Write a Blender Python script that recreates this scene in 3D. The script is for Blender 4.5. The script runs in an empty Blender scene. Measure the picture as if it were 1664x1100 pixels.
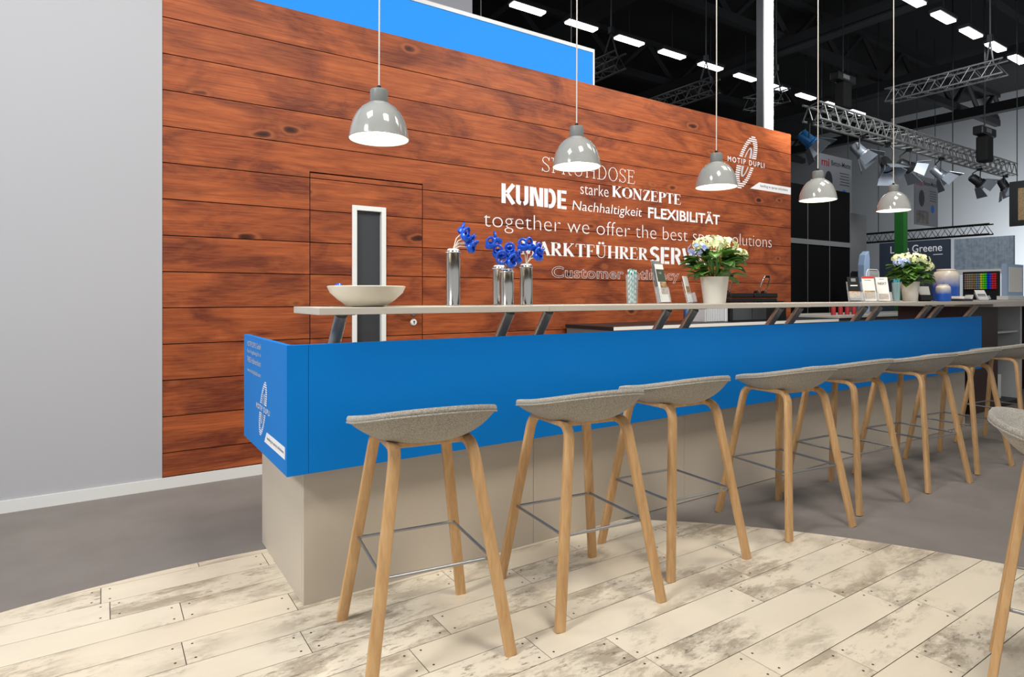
import bpy, bmesh, math, random
from mathutils import Vector, Matrix
random.seed(7)
sc = bpy.context.scene
C = sc.collection
# ------------------------------------------------------------------ camera
TH = math.radians(33.6); F = 1000.0; HY = 482.0; CX = 832.0; EYE = 1.2
ST, CT = math.sin(TH), math.cos(TH)
cam_d = bpy.data.cameras.new('camera'); cam = bpy.data.objects.new('camera', cam_d); C.objects.link(cam)
cam.location = (0, 0, EYE); cam.rotation_euler = (math.pi/2, 0, -TH)
cam_d.sensor_fit = 'HORIZONTAL'; cam_d.sensor_width = 36.0; cam_d.lens = F/1664*36.0
cam_d.shift_y = -(550-HY)/1664.0; cam_d.clip_end = 200; cam_d.clip_start = 0.05
sc.camera = cam
# ------------------------------------------------------------------ world, lights, exposure
w = bpy.data.worlds.new('world'); sc.world = w; w.use_nodes = True
w.node_tree.nodes['Background'].inputs[0].default_value = (0.93, 0.96, 1.0, 1)
w.node_tree.nodes['Background'].inputs[1].default_value = 0.52
sc.view_settings.view_transform = 'Standard'; sc.view_settings.look = 'None'
sc.view_settings.gamma = 1; sc.view_settings.use_curve_mapping = False
sc.view_settings.exposure = 0.0
def area(name, loc, target, size, power, col=(1, .95, .88), spread=math.pi):
    d = bpy.data.lights.new(name, 'AREA'); d.shape = 'SQUARE'; d.size = size; d.energy = power; d.color = col; d.spread = spread
    o = bpy.data.objects.new(name, d); C.objects.link(o); o.location = loc
    o.rotation_euler = (Vector(target)-Vector(loc)).to_track_quat('-Z', 'Y').to_euler()
    return o
# stand floodlights hanging from the truss over the aisle
area('floodlight', (-0.9, 2.0, 4.6), (-0.4, 3.0, 0.0), 1.0, 84, (.97, .98, 1))
area('floodlight', (-3.4, 1.2, 4.2), (0.4, 2.8, 0.4), 1.0, 62, (.96, .98, 1), math.radians(110))
area('floodlight', (1.6, 0.2, 4.8), (1.7, 3.0, 0.5), 1.0, 112)
area('floodlight', (4.4, 1.2, 4.8), (4.2, 4.4, 1.9), 1.0, 60, spread=math.radians(120))
area('floodlight', (7.0, 1.6, 5.2), (6.4, 4.6, 2.2), 1.0, 40, spread=math.radians(120))
area('column_fill', (6.0, 2.0, 6.2), (7.5, 5.1, 4.4), .6, 330, (.95, .97, 1), math.radians(50))  # added fill light that brightens the white column, not one of the stand lamps
area('hall_floodlight', (33, 9, 2.2), (38, 10, 3.6), 1.5, 1000, (.95, .98, 1))
area('hall_floodlight', (15, 5.0, 6.0), (20, 9, 2.0), 1.5, 260, (.95, .98, 1))

# ------------------------------------------------------------------ helpers
def ray(x):
    u = (x-CX)/F
    return ST+CT*u, CT-ST*u           # X, Y per unit of depth
def onY(x, y, Y):
    a, b = ray(x); d = Y/b
    return Vector((a*d, Y, EYE+(HY-y)/F*d))
def onX(x, y, X):
    a, b = ray(x); d = X/a
    return Vector((X, b*d, EYE+(HY-y)/F*d))
def onZ(x, y, z=0.0):
    a, b = ray(x); d = (EYE-z)*F/(y-HY)
    return Vector((a*d, b*d, z))
def atD(x, y, d):
    a, b = ray(x)
    return Vector((a*d, b*d, EYE+(HY-y)/F*d))
def s2l(c):
    return tuple(((v/255)/12.92 if v/255 <= .04045 else ((v/255+.055)/1.055)**2.4) for v in c)
class MB:
    def __init__(s): s.v = []; s.f = []
    def add(s, vs, fs):
        n = len(s.v); s.v += [tuple(p) for p in vs]; s.f += [tuple(i+n for i in f) for f in fs]; return s
    def box(s, x0, x1, y0, y1, z0, z1, M=None):
        vs = [Vector((x, y, z)) for z in (z0, z1) for y in (y0, y1) for x in (x0, x1)]
        if M is not None: vs = [M @ p for p in vs]
        return s.add(vs, [(0, 2, 3, 1), (4, 5, 7, 6), (0, 1, 5, 4), (2, 6, 7, 3), (0, 4, 6, 2), (1, 3, 7, 5)])
    def prism(s, pts, fn, a, b):
        """pts 2d outline, fn(p, t) -> 3d at t=a and t=b"""
        n = len(pts)
        vs = [fn(p, a) for p in pts]+[fn(p, b) for p in pts]
        fs = [tuple(range(n)), tuple(range(2*n-1, n-1, -1))]
        fs += [(i, i+n, (i+1) % n+n, (i+1) % n) for i in range(n)]
        return s.add(vs, fs)
    def loft(s, rings, cap=True, closed=False):
        n = len(rings[0]); vs = [p for r in rings for p in r]; fs = []
        m = len(rings)
        for k in range(m if closed else m-1):
            a = k*n; b = ((k+1) % m)*n
            for i in range(n): fs.append((a+i, a+(i+1) % n, b+(i+1) % n, b+i))
        if cap and not closed:
            fs.append(tuple(range(n-1, -1, -1))); fs.append(tuple((m-1)*n+i for i in range(n)))
        return s.add(vs, fs)
    def tube(s, path, r, seg=10, closed=False, cap=True, sec=None, up=None):
        path = [Vector(p) for p in path]; n = len(path); rings = []
        prev = None
        for i, p in enumerate(path):
            if closed: t = (path[(i+1) % n]-path[i-1])
            else: t = path[min(i+1, n-1)]-path[max(i-1, 0)]
            t.normalize()
            if prev is None:
                ref = Vector(up) if up is not None else (Vector((0, 0, 1)) if abs(t.z) < .9 else Vector((1, 0, 0)))
            else: ref = prev
            a = ref - t*ref.dot(t); a.normalize(); b = t.cross(a); prev = a
            rr = r[i] if isinstance(r, (list, tuple)) else r
            if sec: rings.append([p+a*q[0]+b*q[1] for q in sec])
            else: rings.append([p+(a*math.cos(2*math.pi*k/seg)+b*math.sin(2*math.pi*k/seg))*rr for k in range(seg)])
        return s.loft(rings, cap, closed)
    def lathe(s, prof, c=(0, 0, 0), seg=32, M=None, cap=False):
        rings = []
        for r, z in prof:
            ring = [Vector((r*math.cos(2*math.pi*k/seg), r*math.sin(2*math.pi*k/seg), z)) for k in range(seg)]
            rings.append([(M @ p if M is not None else p)+Vector(c) for p in ring])
        return s.loft(rings, cap)
    def torus(s, R, r, M, seg=20, sub=8):
        path = [M @ Vector((R*math.cos(2*math.pi*k/seg), R*math.sin(2*math.pi*k/seg), 0)) for k in range(seg)]
        return s.tube(path, r, sub, closed=True, up=M.to_3x3() @ Vector((0, 0, 1)))
    def build(s, name, mat, parent=None, smooth=None, bevel=0, label=None):
        me = bpy.data.meshes.new(name); me.from_pydata(s.v, [], s.f)
        bm = bmesh.new(); bm.from_mesh(me); bmesh.ops.recalc_face_normals(bm, faces=bm.faces); bm.to_mesh(me); bm.free()
        return link(name, me, mat, parent, smooth, bevel, label)
def link(name, me, mat, parent=None, smooth=None, bevel=0, label=None):
    o = bpy.data.objects.new(name, me); C.objects.link(o)
    if mat is not None: me.materials.append(M[mat] if isinstance(mat, str) else mat)
    if smooth is not None and len(me.polygons):
        me.shade_smooth(); me.set_sharp_from_angle(angle=smooth)
    if bevel:
        b = o.modifiers.new('bevel', 'BEVEL'); b.width = bevel; b.segments = 2; b.limit_method = 'ANGLE'; b.angle_limit = .7
    if parent is not None: o.parent = parent
    if label: o['label'] = label
    return o
def tag(o, label, cat, group=None):
    o['label'] = label; o['category'] = cat
    if group: o['group'] = group
    return o
def struct(o): o['kind'] = 'structure'; return o
def thing(name, label, cat, loc=(0, 0, 0), rz=0, group=None):
    o = bpy.data.objects.new(name, None); C.objects.link(o); o.location = loc; o.rotation_euler = (0, 0, rz); o.empty_display_size = .05
    return tag(o, label, cat, group)
def copy_tree(o, parent=None):
    c = o.copy(); C.objects.link(c); c.parent = parent
    for ch in list(o.children): copy_tree(ch, c)
    return c
# ------------------------------------------------------------------ materials
M = {}
def mat(name, col, rough=.5, metal=0, noise=None, bump=None, emit=None, spec=None, trans=0, alpha=None, ior=None, coat=0):
    """col sRGB 0-255. noise=(scale xyz, amount, col2) mixes towards col2; bump=(scale, strength)"""
    m = bpy.data.materials.new(name); m.use_nodes = True; M[name] = m
    nt = m.node_tree; b = nt.nodes['Principled BSDF']
    b.inputs['Base Color'].default_value = (*s2l(col), 1); b.inputs['Roughness'].default_value = rough; b.inputs['Metallic'].default_value = metal
    if spec is not None: b.inputs['Specular IOR Level'].default_value = spec
    if trans: b.inputs['Transmission Weight'].default_value = trans
    if ior: b.inputs['IOR'].default_value = ior
    if coat: b.inputs['Coat Weight'].default_value = coat
    if emit: b.inputs['Emission Color'].default_value = (*s2l(emit[0]), 1); b.inputs['Emission Strength'].default_value = emit[1]
    tc = None
    def coords(scale):
        nonlocal tc
        if tc is None: tc = nt.nodes.new('ShaderNodeTexCoord')
        mp = nt.nodes.new('ShaderNodeMapping'); mp.inputs['Scale'].default_value = scale if isinstance(scale, tuple) else (scale,)*3
        nt.links.new(tc.outputs['Object'], mp.inputs[0]); return mp.outputs[0]
    if noise:
        sca, amt, c2 = noise[:3]
        n = nt.nodes.new('ShaderNodeTexNoise'); n.inputs['Detail'].default_value = 6; n.inputs['Scale'].default_value = 1
        nt.links.new(coords(sca), n.inputs['Vector'])
        r = nt.nodes.new('ShaderNodeMapRange'); r.inputs[1].default_value = .35; r.inputs[2].default_value = .65; r.inputs[4].default_value = amt
        nt.links.new(n.outputs['Fac'], r.inputs[0])
        mx = nt.nodes.new('ShaderNodeMix'); mx.data_type = 'RGBA'
        mx.inputs[6].default_value = (*s2l(col), 1); mx.inputs[7].default_value = (*s2l(c2), 1)
        nt.links.new(r.outputs[0], mx.inputs[0]); nt.links.new(mx.outputs[2], b.inputs['Base Color'])
    if bump:
        n = nt.nodes.new('ShaderNodeTexNoise'); n.inputs['Detail'].default_value = 4; n.inputs['Scale'].default_value = 1
        nt.links.new(coords(bump[0]), n.inputs['Vector'])
        bp = nt.nodes.new('ShaderNodeBump'); bp.inputs['Strength'].default_value = bump[1]; bp.inputs['Distance'].default_value = .003
        nt.links.new(n.outputs['Fac'], bp.inputs['Height']); nt.links.new(bp.outputs[0], b.inputs['Normal'])
    return m
class NT:
    """small node-graph helper for the richer materials"""
    def __init__(s, name, rough=.5):
        s.m = bpy.data.materials.new(name); s.m.use_nodes = True; M[name] = s.m; s.nt = s.m.node_tree; s.b = s.nt.nodes['Principled BSDF']; s.b.inputs['Roughness'].default_value = rough
    def n(s, t, **kw):
        n = s.nt.nodes.new('ShaderNode'+t)
        for k, v in kw.items(): setattr(n, k, v)
        return n
    def l(s, a, b): s.nt.links.new(a, b)
    def pos(s, scale, rnd=0.0, seedvec=(7.3, 3.1, 5.7)):
        tc = s.n('TexCoord'); mp = s.n('Mapping'); mp.inputs['Scale'].default_value = scale
        if rnd:
            oi = s.n('ObjectInfo'); vm = s.n('VectorMath', operation='SCALE'); vm.inputs[0].default_value = seedvec
            mul = s.n('Math', operation='MULTIPLY'); mul.inputs[1].default_value = rnd; s.l(oi.outputs['Random'], mul.inputs[0]); s.l(mul.outputs[0], vm.inputs['Scale'])
            ad = s.n('VectorMath', operation='ADD'); s.l(tc.outputs['Object'], ad.inputs[0]); s.l(vm.outputs[0], ad.inputs[1]); s.l(ad.outputs[0], mp.inputs[0])
        else: s.l(tc.outputs['Object'], mp.inputs[0])
        return mp.outputs[0]
    def noise(s, vec, scale=1, detail=6, rough=.55, dist=0):
        n = s.n('TexNoise'); n.inputs['Scale'].default_value = scale; n.inputs['Detail'].default_value = detail; n.inputs['Roughness'].default_value = rough; n.inputs['Distortion'].default_value = dist
        s.l(vec, n.inputs['Vector']); return n.outputs['Fac']
    def rng(s, v, a, b, c=0, d=1):
        r = s.n('MapRange'); r.inputs[1].default_value = a; r.inputs[2].default_value = b; r.inputs[3].default_value = c; r.inputs[4].default_value = d
        s.l(v, r.inputs[0]); return r.outputs[0]
    def mix(s, f, a, b, mode='MIX'):
        m = s.n('Mix', data_type='RGBA', blend_type=mode)
        for k, v in ((6, a), (7, b)):
            if isinstance(v, tuple): m.inputs[k].default_value = (*s2l(v), 1)
            else: s.l(v, m.inputs[k])
        if isinstance(f, (int, float)): m.inputs[0].default_value = f
        else: s.l(f, m.inputs[0])
        return m.outputs[2]
    def mul(s, a, b):
        m = s.n('Math', operation='MULTIPLY'); s.l(a, m.inputs[0])
        if isinstance(b, (int, float)): m.inputs[1].default_value = b
        else: s.l(b, m.inputs[1])
        return m.outputs[0]
    def out(s, col, bump=None, dist=.002, strength=.3):
        s.l(col, s.b.inputs['Base Color'])
        if bump is not None:
            bp = s.n('Bump'); bp.inputs['Strength'].default_value = strength; bp.inputs['Distance'].default_value = dist
            s.l(bump, bp.inputs['Height']); s.l(bp.outputs[0], s.b.inputs['Normal'])
# stained pine boards of the back wall
k = NT('pine', .5); k.b.inputs['Specular IOR Level'].default_value = .22
v = k.pos((1.1, 1, 9), 20); grain = k.noise(v, 2.2, 8, .6, .6)
fine = k.noise(k.pos((2.5, 1, 60), 20), 3, 4, .6)
blotch = k.noise(k.pos((1.0, 1, 2.6), 33), 1.6, 4, .6, 1.0)
vo = k.n('TexVoronoi', feature='F1'); vo.inputs['Scale'].default_value = 1.0; vo.inputs['Randomness'].default_value = 1.0
vn = k.n('TexNoise'); vn.inputs['Scale'].default_value = 5.0; k.l(k.pos((1, 1, 1), 20), vn.inputs['Vector'])
va = k.n('VectorMath', operation='MULTIPLY_ADD'); va.inputs[1].default_value = (.22, .22, .22); k.l(vn.outputs['Color'], va.inputs[0]); k.l(k.pos((1.8, .2, 4.2), 20), va.inputs[2])
k.l(va.outputs[0], vo.inputs['Vector'])
dist = vo.outputs['Distance']
core = k.rng(dist, .045, .10, 1, 0); halo = k.rng(dist, .05, .42, 1, 0); ringv = k.mul(k.rng(dist, .085, .12), k.rng(dist, .18, .12))
streak = k.noise(k.pos((.9, 1, 42), 20), 2.0, 6, .65, .5)
col = k.mix(k.rng(grain, .3, .72), (184, 98, 54), (142, 68, 36))
col = k.mix(k.rng(streak, .42, .68, 0, .6), col, (104, 44, 26))
col = k.mix(k.rng(blotch, .44, .66, 0, .85), col, (90, 36, 28))
col = k.mix(k.rng(fine, .42, .7, 0, .3), col, (190, 116, 68))
hl = k.mul(k.mul(halo, halo), k.rng(blotch, .3, .6, .25, .9))
col = k.mix(hl, col, (70, 30, 22))
col = k.mix(k.mul(ringv, .6), col, (176, 100, 58))
col = k.mix(k.mul(core, .85), col, (48, 21, 16))
k.out(col, grain, .001, .15)
# worn white painted floor boards
k = NT('worn_board', .38)
base = k.mix(k.noise(k.pos((1.5, 6, 1), 40), 1.5, 4), (236, 225, 203), (222, 208, 184))
wear = k.noise(k.pos((2.2, 5.0, 1), 40), 1.7, 9, .72, .3)
gate = k.noise(k.pos((1.3, 2.2, 1), 57), 1.1, 2)
wr = k.mul(k.rng(wear, .46, .58), k.rng(gate, .44, .56))
col = k.mix(k.mul(wr, .8), base, (150, 136, 116))
spk = k.noise(k.pos((9, 26, 1), 40), 2.0, 6, .7)
col = k.mix(k.mul(k.mul(k.rng(spk, .56, .66), k.rng(gate, .44, .6)), .8), col, (112, 100, 86))
tone = k.n('ObjectInfo')
col = k.mix(k.rng(tone.outputs['Random'], 0, 1, 0, .22), col, (205, 184, 152))
k.out(col, wear, .001, .12)
# heathered wool
k = NT('wool', .95)
a_ = k.noise(k.pos((1, 1, 1)), 260, 3, .7); b_ = k.noise(k.pos((1, 1, 1)), 600, 2, .6)
col = k.mix(k.rng(a_, .38, .62), (184, 178, 166), (124, 118, 107)); col = k.mix(k.rng(b_, .45, .7, 0, .5), col, (206, 200, 188))
k.b.inputs['Specular IOR Level'].default_value = .15; k.b.inputs['Sheen Weight'].default_value = .2
k.out(col, a_, .002, .5)
k = NT('oak', .42)
g_ = k.noise(k.pos((40, 40, 3), 9), 1.5, 6, .6, .4)
k.out(k.mix(k.rng(g_, .3, .7), (216, 174, 122), (190, 146, 96)), g_, .001, .1)
k = NT('carpet', .97)
n1 = k.noise(k.pos((1, 1, 1)), 3.0, 5); n2 = k.noise(k.pos((1, 1, 1)), 420, 3, .7)
col = k.mix(k.rng(n1, .35, .65), (136, 129, 123), (126, 119, 113)); col = k.mix(k.rng(n2, .35, .65, 0, .5), col, (144, 138, 132))
k.b.inputs['Specular IOR Level'].default_value = .1
k.out(col, n2, .003, .5)
# blue to cream glaze of the ceramic jars
k = NT('jar_glaze', .28)
tc = k.n('TexCoord'); sx = k.n('SeparateXYZ'); k.l(tc.outputs['Generated'], sx.inputs[0])
nz = k.noise(k.pos((30, 30, 30)), 1, 3)
ad = k.n('Math', operation='MULTIPLY_ADD'); ad.inputs[1].default_value = .12; k.l(nz, ad.inputs[0]); k.l(sx.outputs['Z'], ad.inputs[2])
k.out(k.mix(k.rng(ad.outputs[0], .5, .92), (24, 84, 178), (226, 216, 200)))
k = NT('metal_brushed', .3); k.b.inputs['Metallic'].default_value = .5
n1 = k.noise(k.pos((160, 160, 2)), 1, 3); k.out(k.mix(n1, (196, 190, 178), (226, 220, 208)))
k = NT('straw_stripe', .6)
wv = k.n('TexWave', wave_type='BANDS', bands_direction='DIAGONAL'); wv.inputs['Scale'].default_value = 22; k.l(k.pos((1, 1, 1)), wv.inputs['Vector'])
k.out(k.mix(k.rng(wv.outputs['Fac'], .45, .55), (236, 240, 236), (44, 160, 160)))
k = NT('leaf', .45)
n1 = k.noise(k.pos((1, 1, 1), 11), 25, 3); k.out(k.mix(k.rng(n1, .3, .7), (38, 84, 22), (96, 142, 46)))
k = NT('damask', .5)
n1 = k.noise(k.pos((1, 1, 1)), 9, 4); n2 = k.noise(k.pos((1, 14, .6)), 1.4, 2); col = k.mix(k.rng(n1, .4, .6), (112, 124, 136), (134, 146, 158)); k.out(k.mix(k.rng(n2, .4, .6, 0, .4), col, (150, 162, 174)))
mat('grey_wall', (178, 178, 181), .75, noise=((.7, .7, .7), .35, (171, 171, 175)), bump=(60, .05))
mat('white_trim', (222, 222, 218), .5)
mat('groove_brown', (40, 18, 12), .8)
mat('groove_dark', (64, 54, 44), .9)
mat('blue_panel', (0, 121, 205), .5, spec=.15, noise=((.6, .6, .6), .3, (0, 113, 195)))
mat('greige', (200, 189, 172), .5, noise=((.8, .8, .8), .4, (192, 180, 163)))
mat('countertop', (200, 193, 180), .42, noise=((3, 30, 30), .4, (190, 182, 169)))
mat('print_white', (238, 238, 240), .55)
mat('print_dark', (44, 44, 50), .6)
mat('print_grey', (196, 198, 202), .5)
mat('white_gloss', (236, 236, 232), .25)
mat('ceramic_cream', (232, 224, 208), .3, noise=((8, 8, 8), .3, (222, 213, 196)))
mat('glass_dark', (62, 64, 66), .12)
mat('enamel', (158, 159, 155), .12, coat=.6)
mat('enamel_cap', (132, 134, 132), .35)
mat('shade_inner', (250, 248, 240), .6)
mat('bulb', (255, 250, 235), .4, emit=((255, 246, 226), 14))
mat('cable', (206, 200, 190), .6)
mat('black', (16, 16, 17), .4)
mat('black_matte', (10, 10, 11), .8)
mat('chrome', (210, 210, 212), .12, 1)
mat('can_steel', (214, 210, 202), .17, 1, noise=((40, 40, 1), .3, (196, 192, 184)))
mat('aluminium', (168, 168, 166), .4, .9)
mat('truss_dim', (96, 97, 99), .5, .6)
mat('steel_dark', (70, 72, 74), .45, .8)
mat('blue_cap', (24, 84, 200), .25, noise=((30, 30, 30), .3, (18, 70, 180)))
mat('stem_white', (226, 218, 204), .5)
mat('pot_white', (230, 226, 216), .4)
mat('soil', (44, 32, 22), .95)
mat('petal_cream', (226, 232, 160), .6, noise=((60, 60, 60), .7, (244, 244, 214)))
mat('petal_blue', (120, 146, 214), .6, noise=((60, 60, 60), .7, (214, 218, 236)))
def clear(name, col, op):
    m = bpy.data.materials.new(name); m.use_nodes = True; M[name] = m; nt = m.node_tree; b = nt.nodes['Principled BSDF']
    b.inputs['Base Color'].default_value = (*s2l(col), 1); b.inputs['Roughness'].default_value = .05
    tr = nt.nodes.new('ShaderNodeBsdfTransparent'); mx = nt.nodes.new('ShaderNodeMixShader'); mx.inputs[0].default_value = op
    nt.links.new(tr.outputs[0], mx.inputs[1]); nt.links.new(b.outputs[0], mx.inputs[2]); nt.links.new(mx.outputs[0], nt.nodes['Material Output'].inputs[0])
clear('acrylic', (220, 226, 230), .22)
clear('glass_clear', (190, 200, 200), .25)
mat('paper_white', (236, 234, 228), .6)
mat('paper_red', (206, 52, 40), .6)
mat('paper_grey', (120, 124, 124), .6)
mat('paper_green', (62, 74, 58), .6)
mat('food_print', (196, 150, 110), .6, noise=((60, 60, 60), .9, (90, 96, 60)))
mat('teal_straw', (70, 170, 184), .6)
mat('lightbox_blue', (0, 40, 90), .6, spec=.1, emit=((52, 160, 250), .92))
mat('hall_dark', (24, 25, 28), .9, noise=((.3, .3, .3), .6, (32, 33, 36)))
mat('hall_beam', (34, 35, 38), .8)
mat('hall_wall_paint', (150, 154, 158), .85, noise=((.1, .1, .1), .5, (140, 144, 148)))
mat('tube_light', (255, 255, 250), .5, emit=((250, 252, 255), 9))
mat('lamp_body_blue', (40, 110, 170), .35, .4)
mat('barn_metal', (176, 184, 194), .35, .7)
mat('booth_black', (7, 7, 8), .8, spec=.1)
mat('booth_grey', (110, 110, 110), .7, noise=((.5, .5, .5), .5, (98, 98, 98)))
mat('green_post', (16, 84, 22), .5)
mat('navy_sign', (44, 54, 70), .6)
mat('poster_grey', (150, 152, 158), .6, noise=((.8, .8, .8), .4, (138, 140, 148)))
mat('poster_photo', (96, 92, 92), .6, noise=((4, 4, 4), .9, (150, 140, 132)))
mat('red_print', (170, 40, 44), .6)
mat('brown_panel', (60, 34, 28), .4)
mat('bottle_blue', (40, 84, 130), .35)
mat('silver_white', (214, 216, 218), .3)
mat('ivory_shelf', (206, 204, 196), .5)
mat('pale_blue', (168, 192, 222), .4)

# ------------------------------------------------------------------ text helpers
def mesh_text(body, offset=0.0, outline=0.0, shear=0.0, spacing=1.0):
    cu = bpy.data.curves.new('lettering', 'FONT'); cu.body = body; cu.size = 1; cu.offset = offset; cu.shear = shear; cu.space_character = spacing; cu.resolution_u = 4
    if outline: cu.fill_mode = 'NONE'; cu.bevel_depth = outline; cu.bevel_resolution = 0
    o = bpy.data.objects.new('lettering', cu); C.objects.link(o)
    dg = bpy.context.evaluated_depsgraph_get(); me = bpy.data.meshes.new_from_object(o.evaluated_get(dg))
    bpy.data.objects.remove(o); bpy.data.curves.remove(cu)
    return me
def place_text(me, name, mat_, o3, ex, ez, x0, x1, z0, z1, parent, en, thick=.0015, box=None):
    """fit the ink box of me (or box) to [x0,x1]x[z0,z1] on a plane at o3 with unit axes ex, ez and outward normal en"""
    vs = [v.co for v in me.vertices]
    bx0, bx1 = min(p.x for p in vs), max(p.x for p in vs)
    by0, by1 = box if box else (min(p.y for p in vs), max(p.y for p in vs))
    sx = (x1-x0)/(bx1-bx0); sz = (z1-z0)/(by1-by0)
    for v in me.vertices:
        p = v.co; v.co = o3+ex*(x0+(p.x-bx0)*sx)+ez*(z0+(p.y-by0)*sz)+en*(thick+p.z*.02)
    return link(name, me, mat_, parent)
# stroke alphabet for the seriffed and stencilled words: strokes are (points, width) in a cell of height 1
def arc(cx, cy, rx, ry, a0, a1, n=10):
    return [(cx+rx*math.cos(math.radians(a0+(a1-a0)*i/n)), cy+ry*math.sin(math.radians(a0+(a1-a0)*i/n))) for i in range(n+1)]
def serif_glyphs(T, t, s):
    """T thick stroke, t thin stroke, s serif half-width"""
    h = t/2
    def sr(x, y, w=None): w = w or s; return ([(x-w, y), (x+w, y)], t)
    def bottom(x): return sr(x, h)
    def top(x): return sr(x, 1-h)
    G = {}
    G['D'] = (.74, [([(.16, 0), (.16, 1)], T), ([(.0, 1-h), (.32, 1-h)]+arc(.32, .5, .34, .5-h, 90, -90, 14)+[(.0, h)], t), (arc(.32, .5, .34, .44, 55, -55, 8), T)])
    G['O'] = (.76, [(arc(.38, .5, .32, .5-h, 0, 360, 24), t), (arc(.38, .5, .32, .44, 50, -50, 8), T), (arc(.38, .5, .32, .44, 130, 230, 8), T)])
    G['E'] = (.62, [([(.14, 0), (.14, 1)], T), ([(0, 1-h), (.54, 1-h), (.56, .80)], t), ([(0, h), (.56, h), (.60, .22)], t), ([(.14, .52), (.42, .52)], t), ([(.42, .42), (.42, .62)], t)])
    G['F'] = (.58, [([(.14, 0), (.14, 1)], T), ([(0, 1-h), (.52, 1-h), (.54, .78)], t), ([(.14, .5), (.4, .5)], t), ([(.4, .4), (.4, .6)], t), bottom(.14)])
    G['P'] = (.60, [([(.14, 0), (.14, 1)], T), ([(0, 1-h), (.30, 1-h)]+arc(.30, .74, .24, .26-h, 90, -90, 10)+[(.14, .48)], t), (arc(.30, .74, .23, .22, 50, -50, 6), T), bottom(.14)])
    G['R'] = (.70, [([(.14, 0), (.14, 1)], T), ([(0, 1-h), (.30, 1-h)]+arc(.30, .75, .23, .25-h, 90, -90, 10)+[(.14, .5)], t), (arc(.30, .75, .22, .21, 50, -50, 6), T), ([(.30, .5), (.58, h)], T*.9), ([(.54, h), (.70, h)], t), bottom(.14)])
    G['S'] = (.56, [(arc(.28, .75, .21, .25-h, 20, 200, 10), t), (arc(.28, .25, .22, .25-h, 200, 380, 10), t), ([(.08, .76), (.13, .62), (.42, .42), (.49, .26)], T), ([(.48, .76), (.5, .98)], t), ([(.06, .24), (.04, .02)], t)])
    G['H'] = (.80, [([(.15, 0), (.15, 1)], T), ([(.65, 0), (.65, 1)], T), ([(.15, .5), (.65, .5)], t), bottom(.15), bottom(.65), top(.15), top(.65)])
    G['U'] = (.78, [([(.15, 1), (.15, .32)]+arc(.39, .30, .24, .30-h, 180, 360, 12)+[(.63, 1)], t), ([(.15, 1), (.15, .28)], T), top(.15), top(.63)])
    G['Ü'] = (.78, G['U'][1]+[(arc(.27, 1.17, .05, .05, 0, 360, 8), .1), (arc(.51, 1.17, .05, .05, 0, 360, 8), .1)])
    G['K'] = (.76, [([(.15, 0), (.15, 1)], T), ([(.62, 1-h), (.17, .42)], t), ([(.28, .55), (.62, h)], T), bottom(.15), top(.15), sr(.62, h, s*.9), sr(.6, 1-h, s*.9)])
    G['N'] = (.80, [([(.14, 0), (.14, 1)], t), ([(.12, 1), (.66, 0)], T), ([(.66, 0), (.66, 1)], t), bottom(.14), ([(0, 1-h), (.16, 1-h)], t), top(.66)])
    G['Z'] = (.62, [([(.06, .8), (.08, 1-h), (.55, 1-h)], t), ([(.52, .97), (.08, .03)], T), ([(.06, h), (.56, h), (.58, .22)], t)])
    G['T'] = (.66, [([(.33, 0), (.33, 1)], T), ([(.03, .76), (.04, 1-h), (.62, 1-h), (.63, .76)], t), bottom(.33)])
    G['M'] = (.94, [([(.14, 0), (.14, 1)], t), ([(.14, 1), (.46, .06)], T), ([(.46, .06), (.78, 1)], t), ([(.78, 0), (.78, 1)], T), bottom(.14), bottom(.78), ([(0, 1-h), (.16, 1-h)], t), ([(.76, 1-h), (.92, 1-h)], t)])
    G['A'] = (.76, [([(.38, 1), (.08, 0)], t), ([(.36, 1), (.66, 0)], T), ([(.19, .36), (.55, .36)], t), sr(.08, h), sr(.66, h)])
    return G
def stencil_glyphs(T):
    G = {}
    g = .035
    G['K'] = (.66, [([(.1, 0), (.1, 1)], T), ([(.58, 1), (.26, .54)], T), ([(.26, .5), (.58, 0)], T)])
    G['U'] = (.66, [([(.1, 1), (.1, .3)]+arc(.26, .24, .16, .16, 180, 265, 5), T), (arc(.36, .24, .16, .16, 275, 360, 5)+[(.52, .3), (.52, 1)], T)])
    G['N'] = (.70, [([(.1, 0), (.1, 1)], T), ([(.22, .98), (.46, .02)], T*.9), ([(.58, 0), (.58, 1)], T)])
    G['D'] = (.66, [([(.1, 0), (.1, 1)], T), ([(.24, .92), (.30, .92)]+arc(.32, .5, .2, .42, 90, -90, 12)+[(.24, .08)], T)])
    G['E'] = (.56, [([(.1, 0), (.1, 1)], T), ([(.22, .92), (.5, .92)], T*.85), ([(.22, .5), (.46, .5)], T*.85), ([(.22, .08), (.5, .08)], T*.85)])
    G['S'] = (.58, [(arc(.28, .74, .19, .18, 20, 190, 8)+[(.14, .6), (.28, .5)], T*.9), ([(.30, .5), (.44, .40)]+arc(.28, .26, .19, .18, 10, -160, 8), T*.9)])
    G['R'] = (.64, [([(.1, 0), (.1, 1)], T), ([(.24, .92), (.32, .92)]+arc(.32, .71, .18, .21, 90, -90, 8)+[(.24, .5)], T*.9), ([(.34, .44), (.54, 0)], T)])
    G['V'] = (.66, [([(.08, 1), (.29, .04)], T), ([(.37, .04), (.58, 1)], T)])
    G['I'] = (.24, [([(.1, 0), (.1, 1)], T)])
    G['C'] = (.62, [(arc(.34, .5, .24, .42, 50, 170, 8), T), (arc(.34, .5, .24, .42, 190, 310, 8), T)])
    return G
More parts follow.
